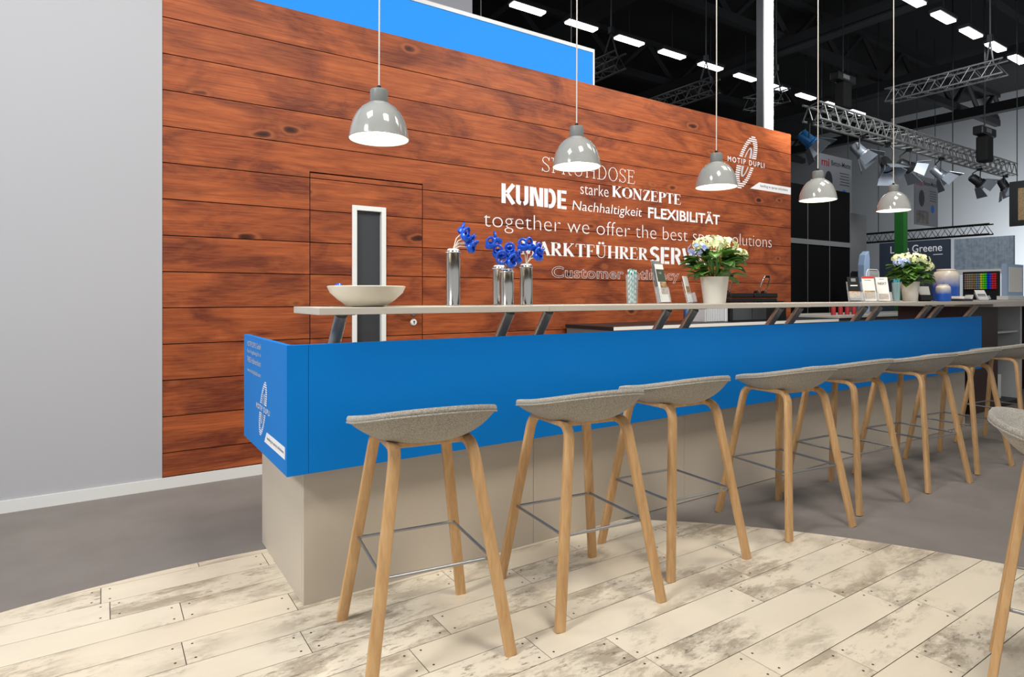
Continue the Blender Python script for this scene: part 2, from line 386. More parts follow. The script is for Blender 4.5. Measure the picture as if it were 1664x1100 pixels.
def stroke_word(word, G, gap=.06):
    mb = MB(); x = 0
    for ch in word:
        wd, strokes = G[ch]
        for si, (pts, wdt) in enumerate(strokes):
            P = [Vector((x+p[0], p[1])) for p in pts]; L = []; R = []
            for i, p in enumerate(P):
                t = (P[min(i+1, len(P)-1)]-P[max(i-1, 0)]).normalized(); nrm = Vector((-t.y, t.x))*wdt/2
                L.append(p+nrm); R.append(p-nrm)
            vs = [(q.x, q.y, .0002*si) for q in L]+[(q.x, q.y, .0002*si) for q in R]; n = len(P)
            mb.add(vs, [(i, i+1, n+i+1, n+i) for i in range(n-1)])
        x += wd+gap
    me = bpy.data.meshes.new('lettering'); me.from_pydata(mb.v, [], mb.f); return me
EX, EY, EZ = Vector((1, 0, 0)), Vector((0, 1, 0)), Vector((0, 0, 1))

# ================================================================== STRUCTURE
# carpet over the hall floor, round island of worn boards
struct(MB().box(-14, 60, -10, 40, -.05, 0).build('floor', 'carpet'))
CXF, CYF, RF = .62, .27, 2.84
# fit of the rounded edge read from the photo
pts = [onZ(x, y) for x, y in ((0, 1000), (73, 978), (167, 951.6), (243.6, 932.7), (327, 911), (432.7, 889.8), (1045, 848), (1200, 855), (1350, 873), (1500, 893), (1640, 917))]
import numpy as np
A_ = np.array([[2*p.x, 2*p.y, 1] for p in pts]); b_ = np.array([p.x**2+p.y**2 for p in pts])
sol = np.linalg.lstsq(A_, b_, rcond=None)[0]; CXF, CYF = float(sol[0]), float(sol[1]); RF = math.sqrt(float(sol[2])+CXF**2+CYF**2)
circle = [(CXF+RF*math.cos(2*math.pi*i/160), CYF+RF*math.sin(2*math.pi*i/160)) for i in range(160)]
board_floor = struct(MB().prism(circle, lambda p, t: Vector((p[0], p[1], t)), 0.0003, .0012).build('floor_boards', 'groove_dark'))
def clip(poly, conv):
    out = poly
    n = len(conv)
    for i in range(n):
        a, b = conv[i], conv[(i+1) % n]; ins = lambda p: (b[0]-a[0])*(p[1]-a[1])-(b[1]-a[1])*(p[0]-a[0]) >= 0
        src, out = out, []
        for j, p in enumerate(src):
            q = src[j-1]
            if ins(p) != ins(q):
                d1 = (b[0]-a[0])*(q[1]-a[1])-(b[1]-a[1])*(q[0]-a[0]); d2 = (b[0]-a[0])*(p[1]-a[1])-(b[1]-a[1])*(p[0]-a[0]); t = d1/(d1-d2)
                out.append((q[0]+(p[0]-q[0])*t, q[1]+(p[1]-q[1])*t))
            if ins(p): out.append(p)
        if len(out) < 3: return []
    return out
BW = .158; nail = MB(); y0 = 3.2; row = 0
while y0 > -1.2:
    x0 = -2.4-random.random()*.9
    while x0 < 3.8:
        L = random.uniform(.55, 1.15)
        p = clip([(x0+.0015, y0-BW+.0015), (x0+L-.0015, y0-BW+.0015), (x0+L-.0015, y0-.0015), (x0+.0015, y0-.0015)], circle)
        if p and max((a-.0)*ST+b*CT for a, b in p) > .5:
            MB().prism(p, lambda q, t: Vector((q[0], q[1], t)), .0012, .003).build('board', 'worn_board', board_floor)
            for nx in (x0+.03, x0+L-.03):
                for ny in (y0-.03, y0-BW+.03):
                    if (nx-CXF)**2+(ny-CYF)**2 < (RF-.02)**2: nail.add([(nx+.0045*math.cos(a), ny+.0045*math.sin(a), .0034) for a in [j*math.pi/3 for j in range(6)]], [tuple(range(6))])
        x0 += L
    y0 -= BW; row += 1
o = nail.build('nail_heads', 'groove_dark', board_floor); o['kind'] = 'stuff'

# back wall with stained boards
WY = 4.41; WX0 = .309; WX1 = 7.05; WZ = 3.2
rows = [.07, .22]+[.22+.2275*i for i in range(1, 13)]+[WZ]
DX0, DX1, DZ = 1.214, 2.09, 2.085
SX0, SX1, SZ0, SZ1 = 1.521, 1.783, .55, 1.873
wall = struct(MB().box(WX0, DX0, WY+.016, WY+.12, 0, WZ).box(DX1, WX1, WY+.016, WY+.12, 0, WZ).box(DX0, DX1, WY+.016, WY+.12, DZ, WZ).build('wall_back', 'groove_brown'))
def board_polys(x0, x1, z0, z1, cut):
    cx0, cx1, cz0, cz1 = cut; g = .003
    z0 += g; z1 -= g
    if z0 >= cz1 or z1 <= cz0 or x0 >= cx1 or x1 <= cx0: return [[(x0, z0), (x1, z0), (x1, z1), (x0, z1)]]
    if z1 <= cz1 and z0 >= cz0: return [[(x0, z0), (cx0, z0), (cx0, z1), (x0, z1)], [(cx1, z0), (x1, z0), (x1, z1), (cx1, z1)]]
    if z1 > cz1: return [[(x0, z0), (cx0, z0), (cx0, cz1), (cx1, cz1), (cx1, z0), (x1, z0), (x1, z1), (x0, z1)]]
    return [[(x0, z0), (x1, z0), (x1, z1), (cx1, z1), (cx1, cz0), (cx0, cz0), (cx0, z1), (x0, z1)]]
def boards(x0, x1, zlo, zhi, cut, parent, yf, yb):
    for a, b in zip(rows[:-1], rows[1:]):
        a, b = max(a, zlo), min(b, zhi)
        if b-a < .01: continue
        for poly in board_polys(x0, x1, a, b, cut):
            MB().prism(poly, lambda p, t: Vector((p[0], t, p[1])), yf, yb).build('board', 'pine', parent)
boards(WX0, WX1, .07, WZ, (DX0, DX1, -1, DZ), wall, WY, WY+.018)
struct(MB().box(-6, WX0-.002, WY-.004, WY+.12, 0, 3.9).build('wall_left', 'grey_wall'))
struct(MB().box(-6, DX0-.003, WY-.016, WY-.002, 0, .068).box(DX1+.003, WX1, WY-.016, WY-.002, 0, .068).build('baseboard_back', 'white_trim'))
door = struct(MB().box(DX0+.006, SX0, WY+.02, WY+.06, .005, DZ-.006).box(SX1, DX1-.006, WY+.02, WY+.06, .005, DZ-.006).box(SX0, SX1, WY+.02, WY+.06, SZ1, DZ-.006).box(SX0, SX1, WY+.02, WY+.06, .005, SZ0).build('door_1', 'groove_brown'))
boards(DX0+.006, DX1-.006, .01, DZ-.006, (SX0, SX1, SZ0, SZ1), door, WY+.003, WY+.021)
fr = .036
MB().box(SX0, SX0+fr, WY-.008, WY+.05, SZ0, SZ1).box(SX1-fr, SX1, WY-.008, WY+.05, SZ0, SZ1).box(SX0+fr, SX1-fr, WY-.008, WY+.05, SZ1-fr, SZ1).box(SX0+fr, SX1-fr, WY-.008, WY+.05, SZ0, SZ0+fr).build('window_frame', 'white_gloss', door, bevel=.002)
MB().box(SX0+fr, SX1-fr, WY+.028, WY+.036, SZ0+fr, SZ1-fr).build('pane', 'glass_dark', door)
Rx = Matrix.Rotation(math.pi/2, 4, 'X')
lk = MB().lathe([(0, .014), (.02, .014), (.026, .008), (.027, 0)], (2.011, WY+.003, 1.0), 24, Rx).build('lock_rosette', 'white_gloss', door, .6)
MB().box(2.008, 2.014, WY-.0125, WY-.009, .988, 1.010).lathe([(0, .016), (.006, .016), (.006, .01)], (2.011, WY+.003, 1.006), 10, Rx).build('keyhole', 'black', lk)
hd = MB().lathe([(0, .014), (.02, .014), (.026, .008), (.027, 0)], (2.011, WY+.003, 1.075), 24, Rx).tube([(2.011, WY, 1.075), (2.011, WY-.05, 1.075), (2.0, WY-.056, 1.075), (1.9, WY-.056, 1.075)], .009, 10).build('door_handle', 'aluminium', door, .6)

# lettering on the boards
def wz(x, y): p = onY(x, y, WY); return p.x, p.z
def wall_word(me, name, left, right, ztop, zbot, mt='print_white', box=None):
    place_text(me, name, mt, Vector((0, WY, 0)), EX, EZ, wz(left, 400)[0], wz(right, 400)[0], zbot, ztop, wall, -EY, .0012, box)
def zz(*pts): return sum(wz(x, y)[1] for x, y in pts)/len(pts)
sg_thin = serif_glyphs(.05, .035, .1); sg_bold = serif_glyphs(.19, .05, .13); st = stencil_glyphs(.19)
wall_word(stroke_word('SPRÜHDOSE', sg_thin, .07), 'lettering', 880.5, 1031.6, zz((880.5, 255.5), (1031.6, 276)), zz((880.5, 279.3), (1031.6, 298.5)), box=(0, 1))
wall_word(stroke_word('KUNDE', stencil_glyphs(.2), .03), 'lettering', 814.8, 920.5, zz((814.8, 298.2), (920.5, 309.7)), zz((814.8, 330.5), (920.5, 339.5)), box=(0, 1))
wall_word(mesh_text('starke', -.012), 'lettering', 943, 988.6, zz((975, 301)), zz((943, 315.7), (988.6, 319.6)))
wall_word(stroke_word('KONZEPTE', sg_bold, .05), 'lettering', 994.9, 1106.3, zz((994.9, 302.5), (1106.3, 315.7)), zz((994.9, 319.6), (1106.3, 332.9)), box=(0, 1))
wall_word(mesh_text('Nachhaltigkeit', -.004, shear=.12), 'lettering', 930, 1042.8, zz((930, 325)), zz((930, 342.8), (1042.8, 350.4)), box=(0, .70))
wall_word(mesh_text('FLEXIBILITÄT', .022), 'lettering', 1053, 1169.7, zz((1053, 338), (1169.7, 348.7)), zz((1053, 354.7), (1169.7, 363.9)), box=(0, .69))
wall_word(mesh_text('together we offer the best spray solutions', -.019), 'lettering', 785.7, 1253.7, zz((850, 345.5)), zz((785.7, 370), (1253.7, 401)), box=(0, .73))
wall_word(stroke_word('MARKTFÜHRER', sg_bold, .05), 'lettering', 846, 1052.4, zz((908, 395), (1052.4, 402.6)), zz((908, 416.5), (1052.4, 422)), box=(0, 1))
wall_word(stroke_word('SERVICE', st, .03), 'lettering', 1056, 1163, zz((1084, 401.8)), zz((1084, 429)), box=(0, 1))
wall_word(mesh_text('Customer Intimacy', .012, outline=.012, spacing=1.05), 'lettering', 896.4, 1103.7, zz((896.4, 432.4)), zz((896.4, 452.9), (1090, 452.5)), box=(0, .71))
# striped leaf logo, also used on the counter end
def logo(o3, ex, ez, en, s, parent, m1='print_white', m2='print_grey'):
    """s = height of the mark; centred on o3"""
    a, b = .5*s*1.02, .5*s*.42; tilt = math.radians(62)
    def halfspan(y, A, B):
        # x interval of a tilted ellipse at height y
        c, sn = math.cos(tilt), math.sin(tilt)
        qa = (c/A)**2+(sn/B)**2; qb = 2*y*sn*c*(1/A**2-1/B**2); qc = (y*sn/A)**2+(y*c/B)**2-1
        D = qb*qb-4*qa*qc
        if D <= 0: return None
        return (-qb-math.sqrt(D))/(2*qa), (-qb+math.sqrt(D))/(2*qa)
    st_ = MB()
    def P(x, y, e=.0012): return o3+ex*x+ez*y+en*e
    n = 11; top = .47*s; lo = .075*s
    for sgn in (1, -1):
        for i in range(n):
            y = lo+(top-lo)*(i+.1)/n; hgt = (top-lo)/n*.58
            out = halfspan(y+hgt/2, a, b)
            if not out: continue
            inn = halfspan(y+hgt/2-.03*s, a*.70, b*.5)
            segs = [out] if not inn else [(out[0], max(out[0], inn[0]-.015*s)), (min(inn[1]+.0*s, out[1]), out[1])]
            for q0, q1 in segs:
                if q1-q0 < .004*s: continue
                st_.add([P(sgn*q0, sgn*y), P(sgn*q1, sgn*y), P(sgn*q1, sgn*(y+hgt)), P(sgn*q0, sgn*(y+hgt))], [(0, 1, 2, 3)])
        in_ = MB()
        for i in range(15):
            y = lo+(.27*s-lo)*i/14
            o_, q_ = halfspan(y, a*.56, b*.40), halfspan(y-.03*s, a*.42, b*.2)
            if not o_: break
            segs = [o_] if not q_ else [(o_[0], q_[0]), (q_[1], o_[1])]
            hh = (.27*s-lo)/14
            for q0, q1 in segs:
                if q1 > q0: in_.add([P(sgn*q0, sgn*y, .0011), P(sgn*q1, sgn*y, .0011), P(sgn*q1, sgn*(y+hh), .0011), P(sgn*q0, sgn*(y+hh), .0011)], [(0, 1, 2, 3)])
        in_.build('logo_swoosh', m2, parent)
    st_.build('logo_stripes', m1, parent)['kind'] = 'stuff'
    place_text(mesh_text('MOTIP DUPLI', .012, spacing=1.35), 'logo_lettering', m1, o3, ex, ez, -.5*s, .5*s, -.045*s, .045*s, parent, en)
pA = onY(1213, 263.5, WY); logo(pA, EX, EZ, -EY, .68, wall)
b0x, b0z = wz(1219, 307); b1x, b1z = wz(1284, 316)
zb = (wz(1219, 307)[1]+wz(1284, 315.5)[1])/2; zt = zb+.088
MB().prism([(b0x, zb), (WX1-.002, zb), (WX1-.002, zt), (b0x+.17, zt)], lambda p, t: Vector((p[0], t, p[1])), WY-.0012, WY-.0002).build('slogan_strip', 'print_white', wall)
place_text(mesh_text('leading in spray solutions', .0), 'slogan_lettering', 'print_dark', Vector((0, WY-.0012, 0)), EX, EZ, b0x+.19, WX1-.07, zb+.028, zb+.066, wall, -EY, .0008)

# hall shell
struct(MB().box(-14, 60, -10, 40, 11.5, 11.7).build('ceiling', 'hall_dark'))
struct(MB().box(38, 38.3, -10, 40, 0, 11.5).build('wall_right', 'hall_wall_paint'))
struct(MB().box(-14, 38, 30, 30.3, 0, 11.5).build('wall_far', 'hall_dark'))
p0, p1 = onY(560, 10, 6.3), onY(767.5, 10, 6.3)
struct(MB().box(p0.x, p1.x, 6.3, 6.6, 0, 9.5).build('wall_pier', 'grey_wall'))
# roof girders: long dark beams with diagonals
for gi, gy in enumerate((7.2, 12.4, 17.6, 22.8)):
    g = thing('roof_girder', 'dark steel roof girder with zigzag bracing, number %s back from the stand' % ('one', 'two', 'three', 'four')[gi], 'girder', (0, gy, 10.0), group='roof girders')
    MB().box(-10, 37.9, -.12, .12, -.15, .15).build('bottom_chord', 'hall_beam', g)
    MB().box(-10, 37.9, -.12, .12, 1.3, 1.5).build('top_chord', 'hall_beam', g)
    mb = MB(); x = -9
    while x < 36: mb.tube([(x, 0, 0), (x+1.6, 0, 1.4)], .1, 6).tube([(x+1.6, 0, 1.4), (x+3.2, 0, 0)], .1, 6); x += 3.2
    mb.build('bracing', 'hall_beam', g)
for gi, gx in enumerate((12.0, 19.0, 26.0, 33.0)):
    g = thing('cross_beam', 'dark cross beam under the hall roof running away from the stand', 'beam', (gx, 0, 9.6), group='cross beams')
    MB().box(-.12, .12, 4, 29.9, -.2, .2).build('web', 'hall_beam', g); MB().box(-.22, .22, 4, 29.9, -.25, -.2).build('flange', 'hall_beam', g)
# hall strip lights
def hall_light(c, L):
    t = thing('hall_light', 'long white strip light in the row under the dark hall roof', 'light', c, group='hall strip lights')
    MB().box(-L/2-.04, L/2+.04, -.14, .14, .0, .09).build('housing', 'hall_beam', t)
    MB().box(-L/2, L/2, -.11, .11, -.05, 0).build('diffuser', 'tube_light', t)
    MB().tube([(0, 0, .09), (0, 0, 11.52-c[2])], .015, 6).build('hanger', 'hall_beam', t)
r1 = [(853, 16), (940, 41), (1018, 65), (1088, 87), (1151, 105), (1208, 124), (1263, 141), (1308, 154), (1350, 167), (1391, 180)]
HL = 8.6
Y1 = sum((HL-EYE)*F/(HY-y)*ray(x)[1] for x, y in r1)/len(r1)
X1 = [(HL-EYE)*F/(HY-y)*ray(x)[0] for x, y in r1]
step = (X1[6]-X1[0])/6
for i in range(10): hall_light((X1[0]+step*i, Y1, HL), step*.55)
r2 = [(1479, 0), (1524, 23), (1573, 49), (1616.6, 72.6), (1656, 95)]
Y2 = sum((HL-EYE)*F/(HY-y)*ray(x)[1] for x, y in r2)/len(r2)
X2 = [(HL-EYE)*F/(HY-y)*ray(x)[0] for x, y in r2]; st2 = (X2[4]-X2[0])/4
for i in range(7): hall_light((X2[0]+st2*i, Y2, HL), st2*.55)

# ================================================================== COUNTER
BX0, BX1, BY0, BY1, BZ0, BZ1 = .563, 6.79, 2.345, 3.17, .535, 1.02
counter = thing('bar_counter', 'long bar counter with bright blue fascia on a greige plinth', 'counter', (BX0, BY0, 0))
def cb(name, mt, x0, x1, y0, y1, z0, z1, bevel=.0015, parent=counter):
    return MB().box(x0-BX0, x1-BX0, y0-BY0, y1-BY0, z0, z1).build(name, mt, parent, bevel=bevel)
xs = [.645, 1.74, 2.82, 3.91, 5.02, 6.10, 6.66]
for a, b in zip(xs[:-1], xs[1:]): cb('plinth_panel', 'greige', a+.001, b-.001, 2.43, 2.455, .003, BZ0)
cb('plinth_side', 'greige', .645, .667, 2.4555, 3.17, .003, BZ0)
cb('plinth_side', 'greige', 6.64, 6.66, 2.4555, 3.17, .003, BZ0)
cb('plinth_back', 'greige', .668, 6.638, 3.14, 3.165, .003, .86)
cb('blue_end_panel', 'blue_panel', BX0, BX0+.022, BY0+.0225, BY1, BZ0, BZ1)
cb('blue_end_panel', 'blue_panel', BX1-.022, BX1, BY0+.0225, BY1, BZ0, .859)
cb('blue_front_panel', 'blue_panel', BX0, .6415, BY0, BY0+.022, BZ0, BZ1, .001)
cb('blue_front_panel', 'blue_panel', .6425, BX1, BY0, BY0+.022, BZ0, BZ1, .001)
cb('underside', 'blue_panel', BX0+.0225, BX1-.0225, BY0+.0225, 3.13, BZ0, BZ0+.02)
cb('worktop', 'countertop', BX0+.0225, BX1-.0225, BY0+.20, BY1-.002, .86, .89)
cb('work_front', 'greige', BX0+.0225, BX1-.0225, BY0+.202, BY0+.22, BZ0+.02, .86)
# print on the end panel
face = Vector((0, BY0, 0)); EXL = -EY
end_o = [c for c in counter.children if c.name.startswith('blue_end_panel')][0]
# end-face local axes: horizontal runs from back (BY1) to front (BY0)
def ef(x, y): p = onX(x, y, BX0); return p.y, p.z
def end_text(body, xl, xr, ytop, ybot, off=0.0, mt='print_grey', yref=None):
    yl, zt = ef(xl, ytop); yr, _ = ef(xr, ytop); _, zb = ef(xl, ybot)
    place_text(mesh_text(body, off), 'end_lettering', mt, Vector((0, BY1-BY0, 0)), -EY, EZ, BY1-yl, BY1-yr, zb, zt, counter, -EX, .0012)
end_text('MOTIP DUPLI GmbH', 402.3, 424, 553, 561.5, 0)
end_text('Kurt-Vogelsang-Str. 6', 402.3, 424, 566, 574, 0)
end_text('74855 Haßmersheim', 402.3, 424, 578, 587, 0)
end_text('www.motipdupli.com', 402.3, 424, 596, 604.5, 0)
yc, zc = ef(427.5, 664.5); logo(Vector((0, yc-BY0, zc)), -EY, EZ, -EX, .26, counter)
ya, za = ef(430, 717); yb_, zb_ = ef(465, 747)
MB().prism([(ya, zb_-.004), (BY0+.024, zb_-.004), (BY0+.024, zb_+.042), (ya-.045, zb_+.042)], lambda p, t: Vector((t, p[0]-BY0, p[1])), -.0014, -.0003).build('slogan_strip', 'print_white', counter)
place_text(mesh_text('leading in spray solutions', 0), 'slogan_lettering', 'print_dark', Vector((-.0014, BY1-BY0, 0)), -EY, EZ, BY1-ya+.055, BY1-BY0-.04, zb_+.012, zb_+.028, counter, -EX, .0008)
# bar top of several boards on leaning steel tubes
SZ_0, SZ_1 = 1.131, 1.158; SY0, SY1 = 2.30, 2.665
segs = [.667, 1.739, 2.823, 3.915, 5.02, 6.10, 7.09]
for a, b in zip(segs[:-1], segs[1:]):
    cb('top_section', 'countertop', a+.0008, b-.0008, SY0, SY1, SZ_0, SZ_1)
    for x in (a+(.13 if a < 1 else .10), b-.13):
        p0, p1 = Vector((x-BX0, 2.44-BY0, SZ_0-.004)), Vector((x-BX0, 2.61-BY0, .894))
        tb = MB().tube([p0, p1], .025, 20).build('support_tube', 'metal_brushed', counter, .6)
        MB().box(p0.x-.04, p0.x+.04, p0.y-.05, p0.y+.05, SZ_0-.005, SZ_0-.0005).build('mount_plate', 'aluminium', tb)
        MB().box(p1.x-.05, p1.x+.05, p1.y-.05, p1.y+.05, .8905, .896).build('foot_plate', 'aluminium', tb)

# ================================================================== STOOLS
ROUND = [(.0175*math.cos(a)*.98+.0, .0) for a in (0,)]
def leg_section(w, h, r=.005):
    out = []
    for cx, cy, a0 in ((w/2-r, h/2-r, 0), (-w/2+r, h/2-r, 90), (-w/2+r, -h/2+r, 180), (w/2-r, -h/2+r, 270)):
        for a in (0, 45, 90): out.append((cx+r*math.cos(math.radians(a0+a)), cy+r*math.sin(math.radians(a0+a))))
    return out
def make_stool():
    t = thing('bar_stool', 'x', 'bar stool', group='bar stools along the counter')
    zb, NR, NP = .698, 12, 48
    def rim(ph):
        s = math.sin(ph); c = math.cos(ph)
        return .797-.043*s+.006*max(0, -s)**2
    def outl(ph):
        c, s = math.cos(ph), math.sin(ph); e = 2/2.35
        return .25*math.copysign(abs(c)**e, c), (.225 if s < 0 else .205)*math.copysign(abs(s)**e, s)
    def surf(ph, s, lift, rimlift=0):
        x, y = outl(ph); pw = 3.3
        return Vector((x*s, y*s-.005, zb+lift+(rim(ph)-zb-lift+rimlift)*s**pw))
    def shell(s_list, lift, rl):
        return [[surf(2*math.pi*k/NP, s, lift, rl) for k in range(NP)] for s in s_list]
    S = [.04]+[i/NR for i in range(1, NR+1)]
    # outer shell, closed by an inner face
    rings = shell(S, 0, -.022); inner = shell(S[::-1], .014, -.022)
    MB().loft(rings+inner).build('seat_shell', 'wool', t, 1.0)
    # padded cover sits in the shell and rolls over the rim
    def lip(k, out, dz):
        x, y = outl(2*math.pi*k/NP); p = surf(2*math.pi*k/NP, 1.0, 0, 0); L = math.hypot(x, y)
        return p+Vector((x/L*out, y/L*out, dz))
    top = shell(S[:-1]+[.985], .034, .004)
    edge = [[lip(k, o_, z_) for k in range(NP)] for o_, z_ in ((.003, .001), (.007, -.005), (.008, -.012), (.006, -.019), (0, -.021))]
    under = [[surf(2*math.pi*k/NP, s_, .015, -.0215) for k in range(NP)] for s_ in S[:-1][::-1]]
    MB().loft(top+edge+under).build('seat_pad', 'wool', t, 1.0)
    MB().tube([lip(k, .0065, -.0205) for k in range(NP)], .0032, 6, closed=True).build('piping', 'wool', t, 1.0)
    zt = .706
    for sx in (-1, 1):
        for sy in (1, -1):
            foot = Vector((sx*.235, sy*.235, 0)); knee = Vector((sx*.132, sy*.140, zt)); mid = Vector((sx*.128, 0, zt))
            u1 = (foot-knee).normalized(); u2 = (mid-knee).normalized(); R_ = .05
            path = [foot, foot.lerp(knee, .5), knee+u1*R_*1.15]
            for q in (.2, .4, .6, .8):   # quadratic bend
                A, B = knee+u1*R_*1.15, knee+u2*R_
                path.append((A*(1-q)**2)+(knee*2*q*(1-q))+(B*q*q))
            path += [knee+u2*R_, mid]
            MB().tube(path, 1, sec=leg_section(.022, .040), up=(0, sy, 0)).build('leg', 'oak', t, .7)
    for sy in (1, -1): MB().box(-.122, .122, sy*.085-.016, sy*.105+.016, zt-.010, zt+.009).build('crossbar', 'oak', t, bevel=.003)
    zf = .315; q = .235+(.136-.235)*zf/zt; q -= .006
    ring = [(-q, -q, zf), (q, -q, zf), (q, q, zf), (-q, q, zf)]
    fo = MB()
    for i in range(4): fo.tube([ring[i], ring[(i+1) % 4]], .0055, 10)
    fo.build('footrest', 'aluminium', t, .8)
    return t
proto = make_stool()
# feet read on the floor (front-left, front-right, back-right, back-left as far as seen)
stools = [
 ((.936, 1.981), -8.0, 'wool-seated oak bar stool standing closest to the blue counter end panel'),
 ((1.617, 1.945), -6.0, 'wool-seated oak bar stool, second along the counter from its printed end'),
 ((2.235, 2.0), -4.0, 'wool-seated oak bar stool at the edge of the white boards, third along the counter'),
 ((3.06, 1.957), -8.0, 'wool-seated oak bar stool with one leg on the boards and three on the carpet'),
 ((3.70, 1.971), -4.0, 'wool-seated oak bar stool, first to stand wholly on carpet, fifth from the printed counter end'),
 ((4.45, 1.93), -6.0, 'wool-seated oak bar stool on carpet, sixth from the printed counter end'),
 ((5.16, 1.93), -5.0, 'wool-seated oak bar stool on carpet, seventh from the printed counter end'),
 ((6.08, 1.95), -5.0, 'wool-seated oak bar stool at the far end of the blue counter'),
 ((2.355, .545), 196.0, 'wool-seated oak bar stool turned away from the counter, alone on the white boards'),
]
for i, ((x, y), a, lb) in enumerate(stools):
    o = proto if i == 0 else copy_tree(proto)
    onb = (x-CXF)**2+(y-CYF)**2 < (RF-.15)**2
    o.location = (x, y, .003 if onb else .0015); o.rotation_euler = (0, 0, math.radians(a)); o['label'] = lb
    if i == 8: del o['group']

# ================================================================== PENDANT LAMPS
def make_pendant():
    t = thing('pendant_lamp', 'x', 'pendant lamp', group='pendant lamps over the bar')
    # origin at the rim centre
    prof = [(.125, 0), (.1235, .012), (.119, .04), (.110, .072), (.095, .103), (.072, .130), (.046, .148), (.036, .153)]
    outer = [(r, z) for r, z in prof]; inner = [(r-.003, z-.001) for r, z in prof[::-1]]
    MB().lathe(outer+[(.034, .1525)]).build('shade', 'enamel', t, .9)
    MB().lathe([(.1248, .0004)]+inner[::-1][0:1]+[(r-.0025, z-.0015) for r, z in prof[1:]]+[(.02, .150)]).build('shade_lining', 'shade_inner', t, .9)
    MB().tube([(.125*math.cos(2*math.pi*k/40), .125*math.sin(2*math.pi*k/40), 0) for k in range(40)], .0022, 6, closed=True).build('rim', 'enamel', t, .9)
    MB().lathe([(.034, .150), (.037, .156), (.037, .203), (.033, .207), (.01, .207), (.0, .207)]).build('socket_cap', 'enamel_cap', t, .6)
    MB().lathe([(.008, .206), (.009, .222), (.004, .226), (0, .226)]).build('cord_grip', 'black', t, .6)
    MB().lathe([(0, .02), (.02, .024), (.032, .042), (.034, .06), (.028, .085), (.016, .11), (.014, .15)], seg=20).build('bulb', 'bulb', t, .9)
    MB().tube([(0, 0, .222), (.002, 0, .8), (.0, 0, 4.2)], .0035, 8).build('cord', 'cable', t, .9)
    MB().lathe([(.05, 4.2), (.05, 4.23), (0, 4.23)]).build('ceiling_rose', 'enamel_cap', t)
    return t
pl = make_pendant()
lamps = [(616, 226, 'nearest the door with the slim window'), (937, 271, 'hanging in front of the word ending in DOSE'), (1164, 304, 'hanging beside the striped logo'), (1329, 325, 'hanging just past the wooden wall end'), (1452, 342, 'hanging in front of the green post')]
LZ = 1.885; LYs = 2.47
for i, (x, y, lb) in enumerate(lamps):
    a, b = ray(x); d = LYs/b
    o = pl if i == 0 else copy_tree(pl)
    zl = EYE+(HY-y)/F*d; print('lamp', i, a*d, zl)
    o.location = (a*d, LYs, zl); o['label'] = 'grey enamel dome pendant lamp '+lb
    ld = bpy.data.lights.new('pendant_glow', 'SPOT'); ld.energy = 11; ld.color = (1, .93, .82); ld.spot_size = math.radians(125); ld.spot_blend = .4; ld.shadow_soft_size = .03
    lo = bpy.data.objects.new('pendant_glow', ld); C.objects.link(lo); lo.location = (a*d, LYs, zl+.012)
rail = thing('lamp_rail', 'thin rail above the bar carrying the pendant cords', 'rail', (0, LYs, 6.15))
MB().box(0, 7, -.03, .03, 0, .05).build('rail_bar', 'hall_beam', rail)

# ================================================================== THINGS ON THE BAR
TZ = SZ_1
def bar_at(x, Y): a, b = ray(x); d = Y/b; return Vector((a*d, Y, TZ)), d
# white bowl
p, d = bar_at(596, 2.47)
bowl = thing('serving_bowl', 'wide white ceramic bowl standing on the bar top', 'bowl', p)
R_ = 62.5/F*d
prof = [(0, .003), (.058, .0), (.085, .006), (.115, .028), (R_-.012, .058), (R_, .084), (R_-.004, .086), (R_-.018, .060), (.11, .034), (.08, .016), (0, .012)]
MB().lathe([(r, z) for r, z in prof], seg=48).build('bowl_body', 'ceramic_cream', bowl, .9)
q = Vector((-R_*.86, .0, 0)); 
sweet = MB().lathe([(0, 0), (.010, .003), (.013, .009), (.010, .015), (0, .018)], (p.x-R_*.62, p.y-.06, TZ+.062), 12).lathe([(0, 0), (.010, .003), (.013, .009), (.010, .015), (0, .018)], (p.x-R_*.62, p.y-.06, TZ+.074), 12)
tag(MB().lathe([(0, 0), (.012, .003), (.016, .010), (.012, .018), (0, .021)], (p.x-R_*.80, p.y-.03, TZ+.0755), 14).build('wrapped_sweet', 'blue_cap', None, .9), 'small bright blue wrapped sweet on the rim of the white bowl', 'sweet')
